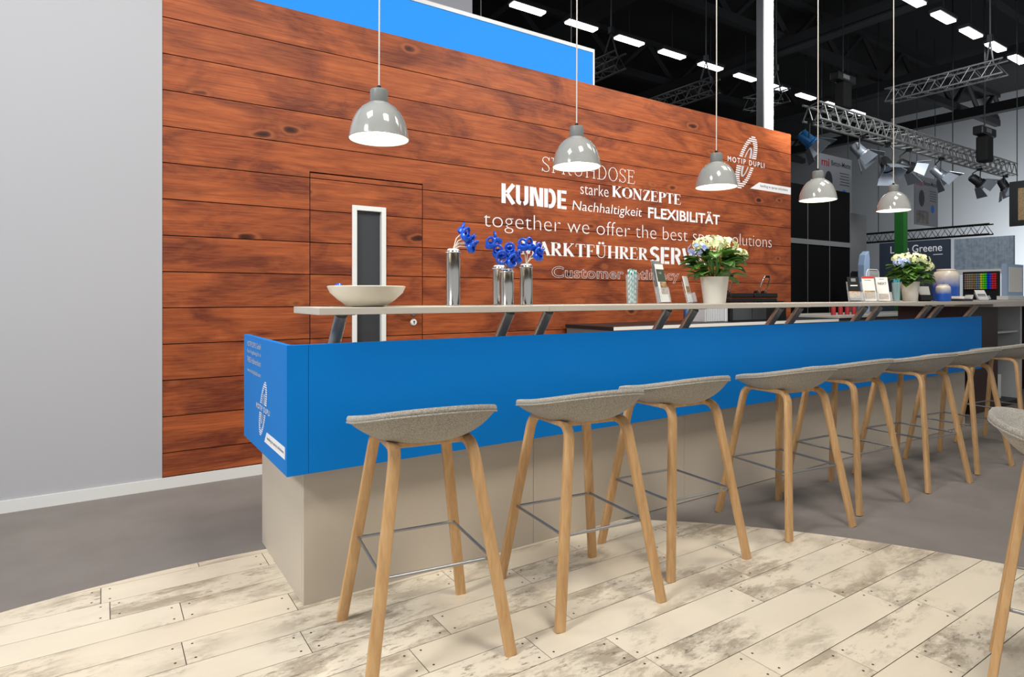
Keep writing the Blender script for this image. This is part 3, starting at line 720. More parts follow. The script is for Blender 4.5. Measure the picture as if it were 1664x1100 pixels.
# steel cans with blue cap flowers
def can(x, Y, h, heads, lb, seed, lean, zs=(0, 0, 0)):
    rnd = random.Random(seed); p, d = bar_at(x, Y); r = .034
    t = thing('can_vase', lb, 'vase', p, group='steel can vases')
    MB().lathe([(0, 0), (r-.003, 0), (r, .003), (r, .006), (r-.0015, .008), (r-.0015, h-.022), (r, h-.019), (r-.001, h-.014), (r*.72, h-.003), (r*.42, h), (r*.40, h-.004), (0, h-.006)], seg=32).build('can_body', 'can_steel', t, .7)
    MB().lathe([(r-.0012, h-.020), (r+.0005, h-.0185), (r*.74, h-.002), (r*.70, h-.001)], seg=32).build('can_shoulder', 'white_gloss', t, .7)
    for hx, hy, hz in heads:
        base = Vector((0, 0, h-.004)); c = Vector((hx, hy, h+hz)); mid = base.lerp(c, .5)+Vector((-hx*.15, 0, .01))
        fl = bpy.data.objects.new('cap_flower', None); C.objects.link(fl); fl.parent = t
        MB().tube([base, mid, c], .0022, 6).build('stem', 'stem_white', fl, .9)
        dirv = (c-base).normalized()+Vector((rnd.uniform(-.5, .5), -.5+rnd.uniform(-.4, .3), rnd.uniform(-.3, .5))); q = dirv.to_track_quat('Z', 'Y').to_matrix().to_4x4()
        Mx = Matrix.Translation(c) @ q
        MB().lathe([(.0205, -.011), (.0245, -.012), (.0275, -.004), (.0275, .006), (.0245, .013), (.0205, .012), (.0195, 0), (.0205, -.011)], seg=28, M=Mx).build('cap_ring', 'blue_cap', fl, .9)
        MB().torus(.0195, .0065, Mx @ Matrix.Translation((0, .016, .017)) @ Matrix.Rotation(math.radians(62), 4, 'X'), 24, 10).build('cap_loop', 'blue_cap', fl, .9)
        MB().box(-.004, .004, -.022, .022, -.009, -.004, Mx).build('cap_bridge', 'blue_cap', fl)
can(736.5, 2.5, .262, [(.055, -.02, .055), (.075, 0, .035), (.082, -.02, .008), (.10, .01, .03), (.06, .02, .08)], 'tall steel spray can vase standing alone with blue cap flowers leaning aside', 3, 1)
can(811, 2.60, .20, [(-.05, 0, .095), (.0, .02, .125), (-.02, -.02, .055)], 'steel spray can vase half hidden behind a shorter one', 5, 0)
can(824, 2.47, .178, [(-.005, -.03, .075), (-.045, -.02, .04), (.0, -.035, .025), (.045, -.02, .045), (.02, .0, .065)], 'short steel spray can vase in front of another with blue cap flowers', 8, 0)
can(855, 2.5, .205, [(-.02, 0, .08), (.015, -.01, .085), (.06, -.02, .06), (.085, .01, .045), (.05, -.03, .035)], 'steel spray can vase beside the pair with blue cap flowers spreading sideways', 11, 1)
# straws in a glass
def straw_glass(x, Y, mt, lb, hgt=.155, n=9, r=.027):
    p, d = bar_at(x, Y); t = thing('straw_glass', lb, 'glass of straws', p, group=None)
    MB().lathe([(0, 0), (r*.82, 0), (r, hgt*.86), (r-.0015, hgt*.86), (r*.82-.0015, .006), (0, .006)], seg=24).build('glass', 'glass_clear', t, .8)
    rnd = random.Random(n)
    for i in range(n):
        a = 2.4*i; q = (.2+.62*(i/n)**.5)*r*.8
        MB().tube([(q*math.cos(a)*.8, q*math.sin(a)*.8, .007), (q*math.cos(a)*1.12, q*math.sin(a)*1.12, hgt+rnd.uniform(-.006, .006))], .0034, 8).build('straw', mt, t, .9)
straw_glass(1027, 2.48, 'straw_stripe', 'glass full of teal and white striped paper straws', .19, 14, .036)
# brochure holders
def holder(x, Y, wid, hgt, rz, papers, lb, tilt=14, mt='acrylic'):
    p, d = bar_at(x, Y); t = thing('brochure_holder', lb, 'brochure holder', p, math.radians(rz))
    tl = math.radians(tilt); Mx = Matrix.Rotation(-tl, 4, 'X')
    # lean is towards +Y local, pocket in front (-Y)
    MB().box(-wid/2, wid/2, .0, .003, .004, hgt*.82, Mx).build('back_plate', mt, t)
    MB().box(-wid/2, wid/2, -.034, -.031, .004, hgt*.35, Mx).build('front_plate', mt, t)
    MB().box(-wid/2, -wid/2+.003, -.031, 0, .004, hgt*.38, Mx).build('side_plate', mt, t); MB().box(wid/2-.003, wid/2, -.031, 0, .004, hgt*.38, Mx).build('side_plate', mt, t)
    MB().box(-wid/2, wid/2, -.034, .075, .0005, .0035).build('base_plate', mt, t)
    for i, (base, bands) in enumerate(papers):
        y = -.006-.008*i
        pw = wid-.012
        br = MB().box(-pw/2, pw/2, y-.004, y, .006, hgt-.012*i, Mx).build('brochure', base, t)
        for (mt2, a, b, c, e) in bands:
            MB().box(-pw/2+pw*a, -pw/2+pw*b, y-.0046, y-.0041, .006+(hgt-.012*i)*c, .006+(hgt-.012*i)*e-.002, Mx).build('print', mt2, br)
    return t
holder(1076, 2.5, .105, .255, 14, [('paper_grey', []), ('paper_grey', []), ('paper_white', [('paper_green', .0, 1, .52, .85), ('paper_white', .1, .6, .72, .78), ('food_print', .2, 1, .2, .52)])], 'clear holder of tall grey and green brochures beside the striped straws', 12)
holder(1121, 2.52, .085, .17, 20, [('paper_white', [('food_print', .1, .9, .3, .6)])], 'small clear holder with leaflets between tall brochures and white plant pot', 14)
# hydrangeas
def hydrangea(x, Y, potw, poth, fw, fh, lb, seed):
    rnd = random.Random(seed); p, d = bar_at(x, Y); t = thing('potted_hydrangea', lb, 'potted plant', p, group=None)
    r = potw/2
    MB().lathe([(0, 0), (r*.74, 0), (r*.76, .003), (r*.97, poth-.004), (r, poth), (r*.95, poth), (r*.93, poth-.015), (0, poth-.016)], seg=36).build('pot', 'pot_white', t, .6)
    MB().lathe([(0, poth-.012), (r*.93, poth-.012), (r*.93, poth-.02), (0, poth-.02)], seg=24).build('soil', 'soil', t)
    for i in range(6): MB().lathe([(r*(.80+.005*0)*1.0, 0), (r*(.80)+.0012, .0015), (r*.80, .003)], (0, 0, .02+i*.006), 36).v
    for i in range(96):
        az = rnd.uniform(0, 2*math.pi); rr = rnd.uniform(.1, 1)**.6; elev = rnd.uniform(-.06, .85)
        c = Vector((math.cos(az)*fw/2*rr*.72, math.sin(az)*fw/2*rr*.72, poth+.01+fh*elev*(1.05-.4*rr)))
        L = rnd.uniform(.055, .09)*fw/.24; W = L*.72
        out = Vector((math.cos(az), math.sin(az), rnd.uniform(-.35, .45))).normalized(); side = out.cross(EZ).normalized(); nrm = side.cross(out)
        rows_ = []
        for k in range(6):
            tt = k/5; wv = W/2*math.sin(math.pi*(tt**.8))**.8 if 0 < tt < 1 else .0008
            base = c+out*(L*tt)-nrm*(.25*L*(tt-.3)**2)
            rows_.append((base-side*wv+nrm*wv*.35, base, base+side*wv+nrm*wv*.35))
        mb = MB(); vs = [q for r3 in rows_ for q in r3]; fs = []
        for k in range(5): fs += [(3*k, 3*k+1, 3*k+4, 3*k+3), (3*k+1, 3*k+2, 3*k+5, 3*k+4)]
        mb.add(vs, fs)
        lf = mb.build('leaf', 'leaf', t, .9); sm = lf.modifiers.new('solid', 'SOLIDIFY'); sm.thickness = .0012
        if i % 4 == 0: MB().tube([(c.x*.15, c.y*.15, poth-.014), (c.x*.5, c.y*.5, poth+.5*(c.z-poth)), c], .0025, 6).build('stem', 'leaf', t, .9)
    def floret(mb, c, nrm, s):
        nrm = nrm.normalized(); a = nrm.orthogonal().normalized(); b = nrm.cross(a); ro = rnd.uniform(0, 1.5)
        for j in range(4):
            an = ro+j*math.pi/2; u = a*math.cos(an)+b*math.sin(an); v_ = nrm.cross(u)
            q0 = c; q1 = c+u*s*.6+v_*s*.42+nrm*s*.1; q2 = c+u*s+nrm*s*.02; q3 = c+u*s*.6-v_*s*.42+nrm*s*.1
            mb.add([q0, q1, q2, q3], [(0, 1, 2, 3)])
    heads = [(-.46, .0, .80, 'petal_blue', .045), (-.22, -.12, .98, 'petal_cream', .06), (.02, -.2, .92, 'petal_cream', .06), (.22, .1, .92, 'petal_cream', .055), (.42, -.15, .66, 'petal_cream', .055), (-.02, .2, 1.0, 'petal_cream', .055)]
    for hx, hy, hz, mt, R in heads:
        R *= fw/.24
        cc = Vector((hx*fw, hy*fw, poth+fh*hz)); mb = MB()
        ax = (cc-Vector((0, 0, poth))).normalized()
        for i in range(60):
            v_ = Vector((rnd.gauss(0, 1), rnd.gauss(0, 1), rnd.gauss(0, 1))).normalized()
            if v_.dot(ax) < -.25: continue
            floret(mb, cc+Vector((v_.x*R, v_.y*R, v_.z*R*.62)), v_, .0125*fw/.24)
        fh_o = mb.build('flower_head', mt, t); fh_o['kind'] = 'stuff'; sm = fh_o.modifiers.new('solid', 'SOLIDIFY'); sm.thickness = .0008
        MB().tube([(cc.x*.2, cc.y*.2, poth-.014), (cc.x*.6, cc.y*.6, poth+.45*fh), cc], .003, 6).build('stem', 'leaf', t, .9)
hydrangea(1161, 2.5, .175, .165, .33, .205, 'potted hydrangea with lime and pale blue heads in a white pot beside the leaflets', 4)
hydrangea(1479, 2.52, .145, .17, .33, .20, 'potted hydrangea in a white pot between the teal straws and blue jars', 9)
# second group of brochures
holder(1390, 2.49, .10, .20, -38, [('black', [('paper_white', .2, .8, .60, .65), ('paper_grey', .3, .7, .78, .92), ('food_print', .0, 1, .12, .40)])], 'clear holder with black food brochure, first of three in a row', 15)
holder(1414, 2.49, .105, .205, -38, [('paper_white', [('paper_red', 0, 1, .90, 1.0), ('food_print', .1, .95, .08, .42), ('paper_grey', .2, .75, .82, .85)])], 'clear holder with cream brochure topped by a red band', 15)
h3 = holder(1436.5, 2.49, .105, .205, -38, [('paper_white', [('food_print', .1, .9, .06, .30), ('paper_grey', .3, .7, .88, .91)])], 'clear holder with white brochure lettered NEXT', 15)
br = [c for c in h3.children if c.name.startswith('brochure')][0]
Mx = Matrix.Rotation(-math.radians(15), 4, 'X')
me = mesh_text('NEXT', .012)
place_text(me, 'brochure_lettering', 'print_dark', Vector((0, 0, 0)), EX, EZ, -.034, .034, .006+.205*.66, .006+.205*.76, br, -EY, .0)
for v_ in me.vertices: v_.co = Mx @ Vector((v_.co.x, -.0112, v_.co.z))
straw_glass(1456.5, 2.47, 'teal_straw', 'glass of plain teal straws beside the white NEXT brochure', .185, 12, .033)
p, d = bar_at(1418, 2.63)
sg = thing('acrylic_stand', 'low clear acrylic stand with rounded corners behind the row of brochures', 'acrylic stand', p)
w_ = .21; h_ = .27
MB().tube([(-w_/2, 0, .004), (-w_/2, 0, h_-.03), (-w_/2+.03, 0, h_), (w_/2-.03, 0, h_), (w_/2, 0, h_-.03), (w_/2, 0, .004)], .003, 8).build('edge', 'silver_white', sg, .9)
MB().box(-w_/2, w_/2, -.0015, .0015, .003, h_-.01).build('panel', 'acrylic', sg); MB().box(-w_/2, w_/2, -.03, .03, 0, .003).build('foot', 'acrylic', sg)
holder(1503, 2.5, .11, .145, -30, [('black', []), ('paper_white', [('paper_grey', .1, .9, .0, .25)])], 'dark holder of white and black cards between hydrangea and blue jars', 16, 'black')
def jar(x, Y, r, h, lb):
    p, d = bar_at(x, Y); t = thing('ceramic_jar', lb, 'jar', p, group='ceramic jars')
    MB().lathe([(0, 0), (r*.94, 0), (r*.99, h*.03), (r, h*.10), (r, h*.74), (r*.97, h*.82), (r*.86, h*.90), (r*.68, h*.935), (r*.66, h*.95), (0, h*.95)], seg=40).build('jar_body', 'jar_glaze', t, .7)
    ld = MB().lathe([(0, h*.951), (r*.70, h*.951), (r*.71, h*.965), (r*.68, h*.998), (0, h*1.0)], seg=36).build('lid', 'ceramic_cream', t, .6)
    MB().lathe([(0, h), (r*.06, h), (r*.08, h*1.02), (0, h*1.035)], seg=12).build('knob', 'black', ld, .7)
jar(1537, 2.60, .108, .305, 'large lidded ceramic jar fading from cream to blue')
jar(1532.5, 2.40, .057, .15, 'small lidded ceramic jar fading from cream to blue before the large one')
# bits further along the bar
p, d = bar_at(1575, 2.56); c_ = thing('coffee_cup', 'white cup on saucer further along the bar past the jars', 'cup', p)
MB().lathe([(0, .004), (.06, .006), (.065, .010), (.03, .006), (0, .006)], seg=24).build('saucer', 'white_gloss', c_, .8)
MB().lathe([(0, .007), (.024, .007), (.036, .06), (.034, .06), (.022, .010), (0, .010)], seg=24).build('cup', 'white_gloss', c_, .8)
MB().tube([(.034, 0, .05), (.052, 0, .045), (.052, 0, .025), (.029, 0, .02)], .004, 8).build('handle', 'white_gloss', c_, .9)
holder(1598, 2.58, .12, .12, -30, [('paper_white', [('paper_grey', .1, .9, .3, .6)])], 'low clear leaflet holder past the coffee cup', 30)
p, d = bar_at(1562, 2.40); t = thing('napkin_tray', 'low dark tray with stacked white napkins past the blue jars', 'tray', p)
MB().box(-.09, .09, -.06, .06, 0, .022).build('tray', 'steel_dark', t, bevel=.004); MB().box(-.075, .06, -.05, .05, .0225, .045).build('napkin_stack', 'paper_white', t, bevel=.002)

# ================================================================== BEHIND THE BAR
bc = thing('back_counter', 'low grey sideboard against the wooden wall behind the bar', 'sideboard', (3.50, 3.76, 0))
MB().box(0, 3.4, 0, .61, 0, .92).build('carcass', 'booth_grey', bc); MB().box(-.01, 3.41, -.015, .62, .921, .95).build('top', 'steel_dark', bc, bevel=.002)
MB().box(-.012, 3.412, -.019, -.0155, .921, .95).build('edge_strip', 'paper_white', bc)
for i in range(5): 
    dr = MB().box(.02+.675*i, .68+.675*i, -.014, -.001, .08, .90).build('door', 'booth_grey', bc, bevel=.002)
    MB().tube([(.60+.675*i, -.014, .8), (.60+.675*i, -.03, .8), (.60+.675*i, -.03, .68), (.60+.675*i, -.014, .68)], .005, 8).build('handle', 'aluminium', dr)
p0 = onY(1149, 500, 3.95); p1 = onY(1183, 500, 3.95)
rb = thing('ribbed_dispenser', 'white ribbed dispenser box on the grey sideboard beside the glass case', 'dispenser', (p0.x, 3.95, .9505))
wd = p1.x-p0.x
MB().box(0, wd, .02, .26, 0, .17).build('body', 'silver_white', rb, bevel=.004)
for i in range(10): MB().box(.008+i*(wd-.06)/10, .008+i*(wd-.06)/10+.016, 0, .0195, .004, .166).build('rib', 'silver_white', rb, bevel=.003)
MB().box(wd-.045, wd, .0, .0195, 0, .17).build('corner_post', 'silver_white', rb, bevel=.006)
p0 = Vector((p1.x+.012, 3.9, 0)); p1 = onY(1279, 500, 3.9); gw = p1.x-p0.x
gc = thing('glass_case', 'black glass-fronted case on the grey sideboard under the contact grill', 'display case', (p0.x, 3.9, .9505))
MB().box(0, gw, .01, .40, 0, .012).box(0, gw, .38, .40, .012, .168).box(gw*.62, gw, .01, .38, .012, .168).box(0, .012, .01, .38, .012, .168).build('case', 'black', gc, bevel=.002)
MB().box(-.005, gw+.005, .0, .41, .168, .180).build('case_top', 'black', gc, bevel=.003)
MB().box(.013, gw*.35, .011, .015, .013, .167).build('pane', 'glass_dark', gc); MB().box(gw*.36, gw*.615, .011, .015, .013, .167).build('pane', 'glass_dark', gc)
gr = thing('contact_grill', 'black double contact grill with chrome handles on the glass case', 'grill', (p0.x, 3.95, 1.1312))
a0 = .03; gx1 = gw-.10
MB().box(a0, gx1, .0, .30, .012, .05).build('lower_plate', 'black', gr, bevel=.008)
MB().box(a0, gx1*.5-.01, -.01, .28, .055, .105).build('upper_plate', 'black', gr, bevel=.012); MB().box(gx1*.5+.01, gx1, -.01, .28, .055, .105).build('upper_plate', 'black', gr, bevel=.012)
for x in (a0+.02, gx1-.02):
    for y in (.03, .27): MB().lathe([(0, 0), (.014, 0), (.014, .012), (0, .012)], (x, y, 0), 12).build('foot', 'black', gr)
def grill_handle(xc):
    h = MB().tube([(xc-.062, .13, .08), (xc-.060, .10, .13), (xc-.056, .05, .26), (xc-.042, .045, .285), (xc+.042, .045, .285), (xc+.056, .05, .26), (xc+.060, .10, .13), (xc+.062, .13, .08)], .0075, 10).build('handle', 'chrome', gr, .9)
    MB().tube([(xc-.035, .045, .285), (xc+.035, .045, .285)], .0125, 12).build('grip', 'black', h, .9)
    for s in (-1, 1): MB().lathe([(0, -.02), (.026, -.018), (.03, 0), (.026, .018), (0, .02)], (xc+s*.062, .13, .105), 16, Matrix.Rotation(math.pi/2, 4, 'Y')).build('hinge', 'black', h, .9)
grill_handle(.085); grill_handle(gx1-.12)
bt_ = tag(MB().box(gx1+.03, gw+.06, .02, .28, 1.1312-.0, 1.1312+.022).build('tray', 'black', None, bevel=.004), 'flat black tray lying on the case beside the contact grill', 'tray'); bt_.location = (p0.x, 3.95, 0)
p = onY(1117, 530, 3.9)
bt = thing('drinks_bottle', 'blue drinks bottle with black cap on the grey sideboard', 'bottle', (p.x, 3.9, .9505))
MB().lathe([(0, 0), (.033, 0), (.036, .004), (.036, .12), (.026, .14), (.014, .148), (0, .15)], seg=24).build('bottle_body', 'bottle_blue', bt, .7); MB().lathe([(0, .146), (.017, .146), (.017, .168), (.009, .17), (.009, .18), (0, .18)], seg=16).build('cap', 'black', bt, .6)
# grey counter past the wall end
gs = thing('grey_bar_unit', 'grey service counter standing past the end of the wooden wall', 'counter', (7.35, 4.0, 0))
MB().box(0, 4.2, 0, .7, 0, .94).build('carcass', 'booth_grey', gs); MB().box(-.02, 4.22, -.03, .72, .941, .975).build('top', 'ivory_shelf', gs, bevel=.003)
for i in range(6): MB().box(.03+.695*i, .69+.695*i, -.012, -.001, .1, .9).build('front_panel', 'booth_grey', gs, bevel=.002)
for i in range(4):
    x = 7.45+.16*i
    t = thing('red_spray_can', 'small red can standing on the grey service counter', 'can', (x, 4.1, .9755), group='red cans on the service counter')
    MB().lathe([(0, 0), (.028, 0), (.028, .09), (.02, .10), (0, .10)], seg=14).build('can_body', 'red_print', t, .7); MB().lathe([(0, .1), (.014, .1), (.014, .12), (0, .12)], seg=12).build('cap', 'black', t)
# cabinet with open shelf at the far end of the bar
cab = thing('shelf_cabinet', 'dark brown cabinet with an open leaflet shelf past the blue counter end', 'cabinet', (7.35, 2.62, 0))
MB().box(0, .66, 0, .7, 0, 1.10).build('side_block', 'brown_panel', cab)
MB().box(.661, 1.35, .55, .7, 0, 1.10).build('back_panel', 'black', cab); MB().box(.661, 1.30, 0, .55, 0, .05).build('bottom', 'black', cab)
MB().box(.661, 1.30, .02, .549, .80, .82).build('shelf', 'ivory_shelf', cab); MB().box(1.301, 1.35, 0, .549, 0, 1.10).build('post', 'silver_white', cab)
t = thing('bar_extension', 'grey countertop running on past the end of the bar top', 'countertop', (7.10, 2.36, 1.101))
MB().box(0, 3.0, 0, .96, 0, .057).build('top', 'countertop', t, bevel=.002)
MB().box(2.9, 2.95, .3, .9, -1.10, -.001).build('end_support', 'brown_panel', t)
for i in range(4):
    tag(MB().box(-.05, .05, -.004, .004, 0, .15, Matrix.Translation((8.12+.14*i, 2.85+.02*(i%2), .8225)) @ Matrix.Rotation(-.3-.05*i, 4, 'X')).build('leaflet', ('paper_white', 'paper_grey')[i % 2]), 'leaflet leaning on the cabinet shelf past the blue counter', 'leaflet', 'leaflets on the cabinet shelf')
tag(MB().box(8.35, 8.50, 2.75, 2.80, .0505, .32).build('white_carton', 'paper_white', bevel=.002), 'pale upright carton in the bottom of the shelf cabinet', 'carton')
# monitor on the extension
p = onY(1660, 470, 2.9)
mo = thing('display_cabinet', 'pale blue framed display standing on the far countertop', 'display', (p.x, 3.0, 1.1585))
MB().box(-.12, .5, 0, .12, 0, .05).build('plinth', 'white_gloss', mo, bevel=.003)
MB().box(-.06, .5, .03, .09, .051, .46).build('frame', 'pale_blue', mo, bevel=.003); MB().box(.0, .44, .024, .0295, .10, .42).build('screen', 'paper_white', mo)

# ================================================================== BACKDROP
# blue lightbox hung over the wall
p1 = onY(962.5, 86, 4.75); lb0 = onY(330, 0, 4.75).x-.6
lb = thing('blue_lightbox', 'long glowing blue lightbox hung above the wooden wall', 'lightbox', (p1.x, 4.75, 2.95))
ht = p1.z-2.95
MB().box(lb0-p1.x, 0, 0, .25, 0, ht).build('lit_fabric', 'lightbox_blue', lb)
MB().box(lb0-p1.x-.01, .02, -.012, .262, ht, ht+.035).build('top_frame', 'silver_white', lb); MB().box(.0005, .02, -.012, .262, 0, ht).build('end_frame', 'silver_white', lb)
for x in (783, 930):
    q = onY(x, 50, 4.85); MB().tube([(q.x-p1.x, .12, ht+.03), (q.x-p1.x, .12, 10.9-2.95)], .006, 6).build('hanging_wire', 'steel_dark', lb)
# white column
q = onY(1243, 100, 5.1)
col = thing('white_column', 'slim white square column rising behind the wooden wall', 'column', (q.x, 5.1, 0)); 
MB().box(-.078, .078, -.078, .078, 0, 9.5).build('shaft', 'white_trim', col, bevel=.004); MB().box(-.10, .10, -.10, .10, 0.0, .02).build('foot', 'steel_dark', col); MB().box(-.11, -.079, -.05, .05, .02, 9.5).build('dark_edge', 'black', col)  # last box is a black strip down the left edge of the shaft
# box trusses
def truss(name, p, axis, L, s, lb, group, mt='aluminium', r=.024):
    t = thing(name, lb, 'truss', p, group=group)
    A = EX if axis == 'X' else EY; B = EY if axis == 'X' else EX
    for i in (-1, 1):
        for j in (-1, 1): MB().tube([B*(i*s/2)+EZ*(j*s/2), A*L+B*(i*s/2)+EZ*(j*s/2)], r, 8).build('chord', mt, t, .9)
    n = max(2, int(L/(s*1.15))); br = MB()
    for k in range(n):
        a, m, b = L*k/n, L*(k+.5)/n, L*(k+1)/n
        for i in (-1, 1):
            br.tube([A*a+B*(i*s/2)-EZ*s/2, A*m+B*(i*s/2)+EZ*s/2, A*b+B*(i*s/2)-EZ*s/2], r*.5, 5)
            br.tube([A*a+EZ*(i*s/2)-B*s/2, A*m+EZ*(i*s/2)+B*s/2, A*b+EZ*(i*s/2)-B*s/2], r*.5, 5)
    br.build('bracing', mt, t)['kind'] = 'stuff'
    return t
TX0 = onY(1329, 168, 8.1); TX1 = onY(1636, 268, 8.1); tz = (TX0.z+TX1.z)/2-.2
tr = truss('lighting_truss', (TX0.x-.3, 8.1, tz), 'X', TX1.x-TX0.x+.6, .38, 'long aluminium lighting truss carrying the barn door spotlights', None, r=.03)
for x, y0, L_ in ((1163, 138, 4.5), (1008, 97, 3.5), (1634, 108, 2.6), (1278, 152, 1.2)):
    zt_ = 6.6; d = (zt_-EYE)*F/(HY-y0); a, b = ray(x)
    truss('ceiling_truss', (a*d, b*d, zt_), 'Y', L_, .34, 'aluminium truss hung crosswise under the dark hall roof', 'crosswise ceiling trusses', 'truss_dim', .022)
    h = thing('chain_hoist', 'chain sling with shackle holding up a crosswise truss', 'hoist', (a*d, b*d+.3, zt_+.2), group='chain slings')
    MB().tube([(-.2, 0, 0), (0, 0, .5), (.2, 0, 0)], .02, 6).build('sling', 'truss_dim', h); MB().box(-.05, .05, -.05, .05, .5, .65).build('shackle', 'steel_dark', h); MB().tube([(0, 0, .65), (0, 0, 11.3-zt_)], .015, 6).build('chain', 'truss_dim', h)
pB = onX(1611, 372, 22.0)
truss('black_truss', (22.0, pB.y, pB.z), 'Y', 4.2, .3, 'thin black truss hung above the navy sign', None, 'black', .02)
for q in (1, 3.2):
    tag(MB().tube([(22, pB.y+q, pB.z+.15), (22, pB.y+q, 11.52)], .015, 6).build('truss_cable', 'black'), 'black cable holding up the thin black truss', 'cable', 'cables of the black truss')
# motor hoists in black
for x, y, lbx in ((1600, 215, 'beside the far end'), (1370, 128, 'above the middle')):
    q = atD(x, y, 18.5)
    h = thing('motor_hoist', 'black motor hoist with white label hanging '+lbx+' of the lighting truss', 'hoist', q)
    MB().box(-.5, .5, -.14, .14, -.13, .13).build('motor_body', 'black', h, bevel=.04); MB().box(-.22, .22, -.16, .16, -.9, -.131).build('chain_bag', 'black_matte', h, bevel=.05)
    MB().box(-.25, .1, -.147, -.1405, -.06, .06).build('label_plate', 'paper_grey', h); MB().tube([(0, 0, .131), (0, 0, 11.3-q.z)], .02, 6).build('cable', 'steel_dark', h)
# barn door spotlights
def spotlight(px, py, d, aim, lb, body='barn_metal'):
    q = atD(px, py, d); t = thing('spotlight', lb, 'spotlight', (q.x, 8.1, q.z), group=None)
    A = Vector(aim).normalized(); R = A.to_track_quat('Z', 'Y').to_matrix().to_4x4()
    up = tz-.235-q.z
    MB().lathe([(0, -.34), (.10, -.33), (.13, -.28), (.14, -.02), (.17, .0), (.17, .05), (.15, .05), (.15, .01), (0, .0)], seg=20, M=R).build('lamp_body', body, t, .7)
    MB().lathe([(0, .012), (.145, .012), (.145, .02), (0, .03)], seg=20, M=R).build('lens', 'pale_blue', t, .8)
    MB().tube([R @ Vector((-.17, 0, -.12)), R @ Vector((-.2, 0, -.12))+Vector((0, 0, up*.6)), Vector((0, 0, up)), R @ Vector((.2, 0, -.12))+Vector((0, 0, up*.6)), R @ Vector((.17, 0, -.12))], .018, 8).build('yoke', 'steel_dark', t, .8)
    MB().box(-.05, .05, -.06, .06, up-.06, up+.02).build('clamp', 'black', t)
    for k in range(4):
        Rk = R @ Matrix.Rotation(k*math.pi/2, 4, 'Z') @ Matrix.Translation((0, .17, .05)) @ Matrix.Rotation(-math.radians(28), 4, 'X')
        w0, w1, L = (.15, .26, .34) if k % 2 == 0 else (.13, .18, .28)
        MB().prism([(-w0, 0), (w0, 0), (w1, L), (-w1, L)], lambda p, tt: Rk @ Vector((p[0], tt, p[1])), -.006, .006).build('barn_door', 'barn_metal', t)
spl = [(1318, 232, (.5, -.5, -.7), 'blue bodied barn door spotlight at the wooden wall end of the truss', 'lamp_body_blue'),
       (1402, 250, (.3, -.6, -.8), 'barn door spotlight tilted down, second along the truss', 'barn_metal'),
       (1443, 272, (-.3, -.5, -.8), 'barn door spotlight hanging behind the pendant cord, third along the truss', 'steel_dark'),
       (1477, 272, (.8, -.4, -.4), 'dark barn door spotlight turned sideways, fourth along the truss', 'steel_dark'),
       (1530, 285, (.5, -.6, -.8), 'barn door spotlight with pale flaps, fifth along the truss', 'barn_metal'),
       (1592, 297, (.6, -.5, -.6), 'barn door spotlight with one long flap, sixth along the truss', 'steel_dark'),
       (1634, 305, (.2, -.4, -.9), 'barn door spotlight at the far end of the truss', 'steel_dark')]
for px, py, aim, lbx, body in spl:
    d = 8.1/ray(px)[1]; spotlight(px, py, d, aim, lbx, body)
# hanging banners
def banner(x0, x1, ytop, ybot, Y, lb):
    a = onY(x0, ytop, Y); b = onY(x1, ytop, Y); zb = onY(x0, ybot, Y).z; W = b.x-a.x; H = a.z-zb
    t = thing('hanging_banner', lb, 'banner', (a.x, Y, zb), group=None)
    MB().box(0, W, 0, .04, 0, H).build('panel', 'poster_grey', t)
    place_text(mesh_text('mi', .02), 'banner_logo', 'red_print', Vector((0, 0, 0)), EX, EZ, W*.07, W*.30, H*.80, H*.93, t, -EY, .003)
    place_text(mesh_text('Beton-Matte', .01), 'banner_lettering', 'print_dark', Vector((0, 0, 0)), EX, EZ, W*.36, W*.96, H*.83, H*.92, t, -EY, .003)
    MB().lathe([(0, -.02), (W*.11, -.02), (W*.11, .0), (0, .0)], (W*.28, -.01, H*.55), 20, Matrix.Rotation(math.pi/2, 4, 'X') @ Matrix.Scale(1.5, 4, (0, 1, 0))).build('roll_picture', 'print_dark', t)
    MB().box(W*.05, W*.58, -.004, -.0005, H*.03, H*.30).build('room_picture', 'poster_photo', t)
    MB().lathe([(0, -.01), (W*.08, -.01), (W*.08, .0), (0, .0)], (W*.76, -.001, H*.36), 20, Rx).build('round_badge', 'blue_panel', t)
    for i in range(5): MB().box(W*(.62+.02*(i % 2)), W*.92, -.004, -.0005, H*(.72-.05*i), H*(.732-.05*i)).build('text_line', 'print_dark', t)
    for i in (0.1, .9): MB().tube([(W*i, .02, H), (W*i, .02, 11.52-zb)], .012, 6).build('wire', 'steel_dark', t)
banner(1331, 1384, 248, 344, 11.1, 'grey hanging banner with red mi logo beside the black booth wall')
banner(1487, 1524, 284, 364, 11.1, 'grey hanging banner with red mi logo before the pale hall wall')
# black booth wall of metre panels
bw = thing('black_booth_wall', 'tall black booth wall of panels with a grey rail past the wooden wall', 'booth wall', (11.0, 9.0, 0))
xe = onY(1381, 400, 9.0).x-11.0; n = 6; pw = xe/n
for i in range(n):
    MB().box(pw*i+.012, pw*(i+1)-.012, 0, .05, 0, 2.55).build('panel', 'booth_black', bw); MB().box(pw*i+.012, pw*(i+1)-.012, 0, .05, 2.68, 4.07).build('panel', 'booth_black', bw)
for i in range(n+1): MB().box(pw*i-.011, pw*i+.011, -.01, .06, 0, 4.07).build('joint_strip', 'aluminium', bw)
MB().box(0, xe, -.03, .05, 2.551, 2.679).build('rail', 'booth_grey', bw)
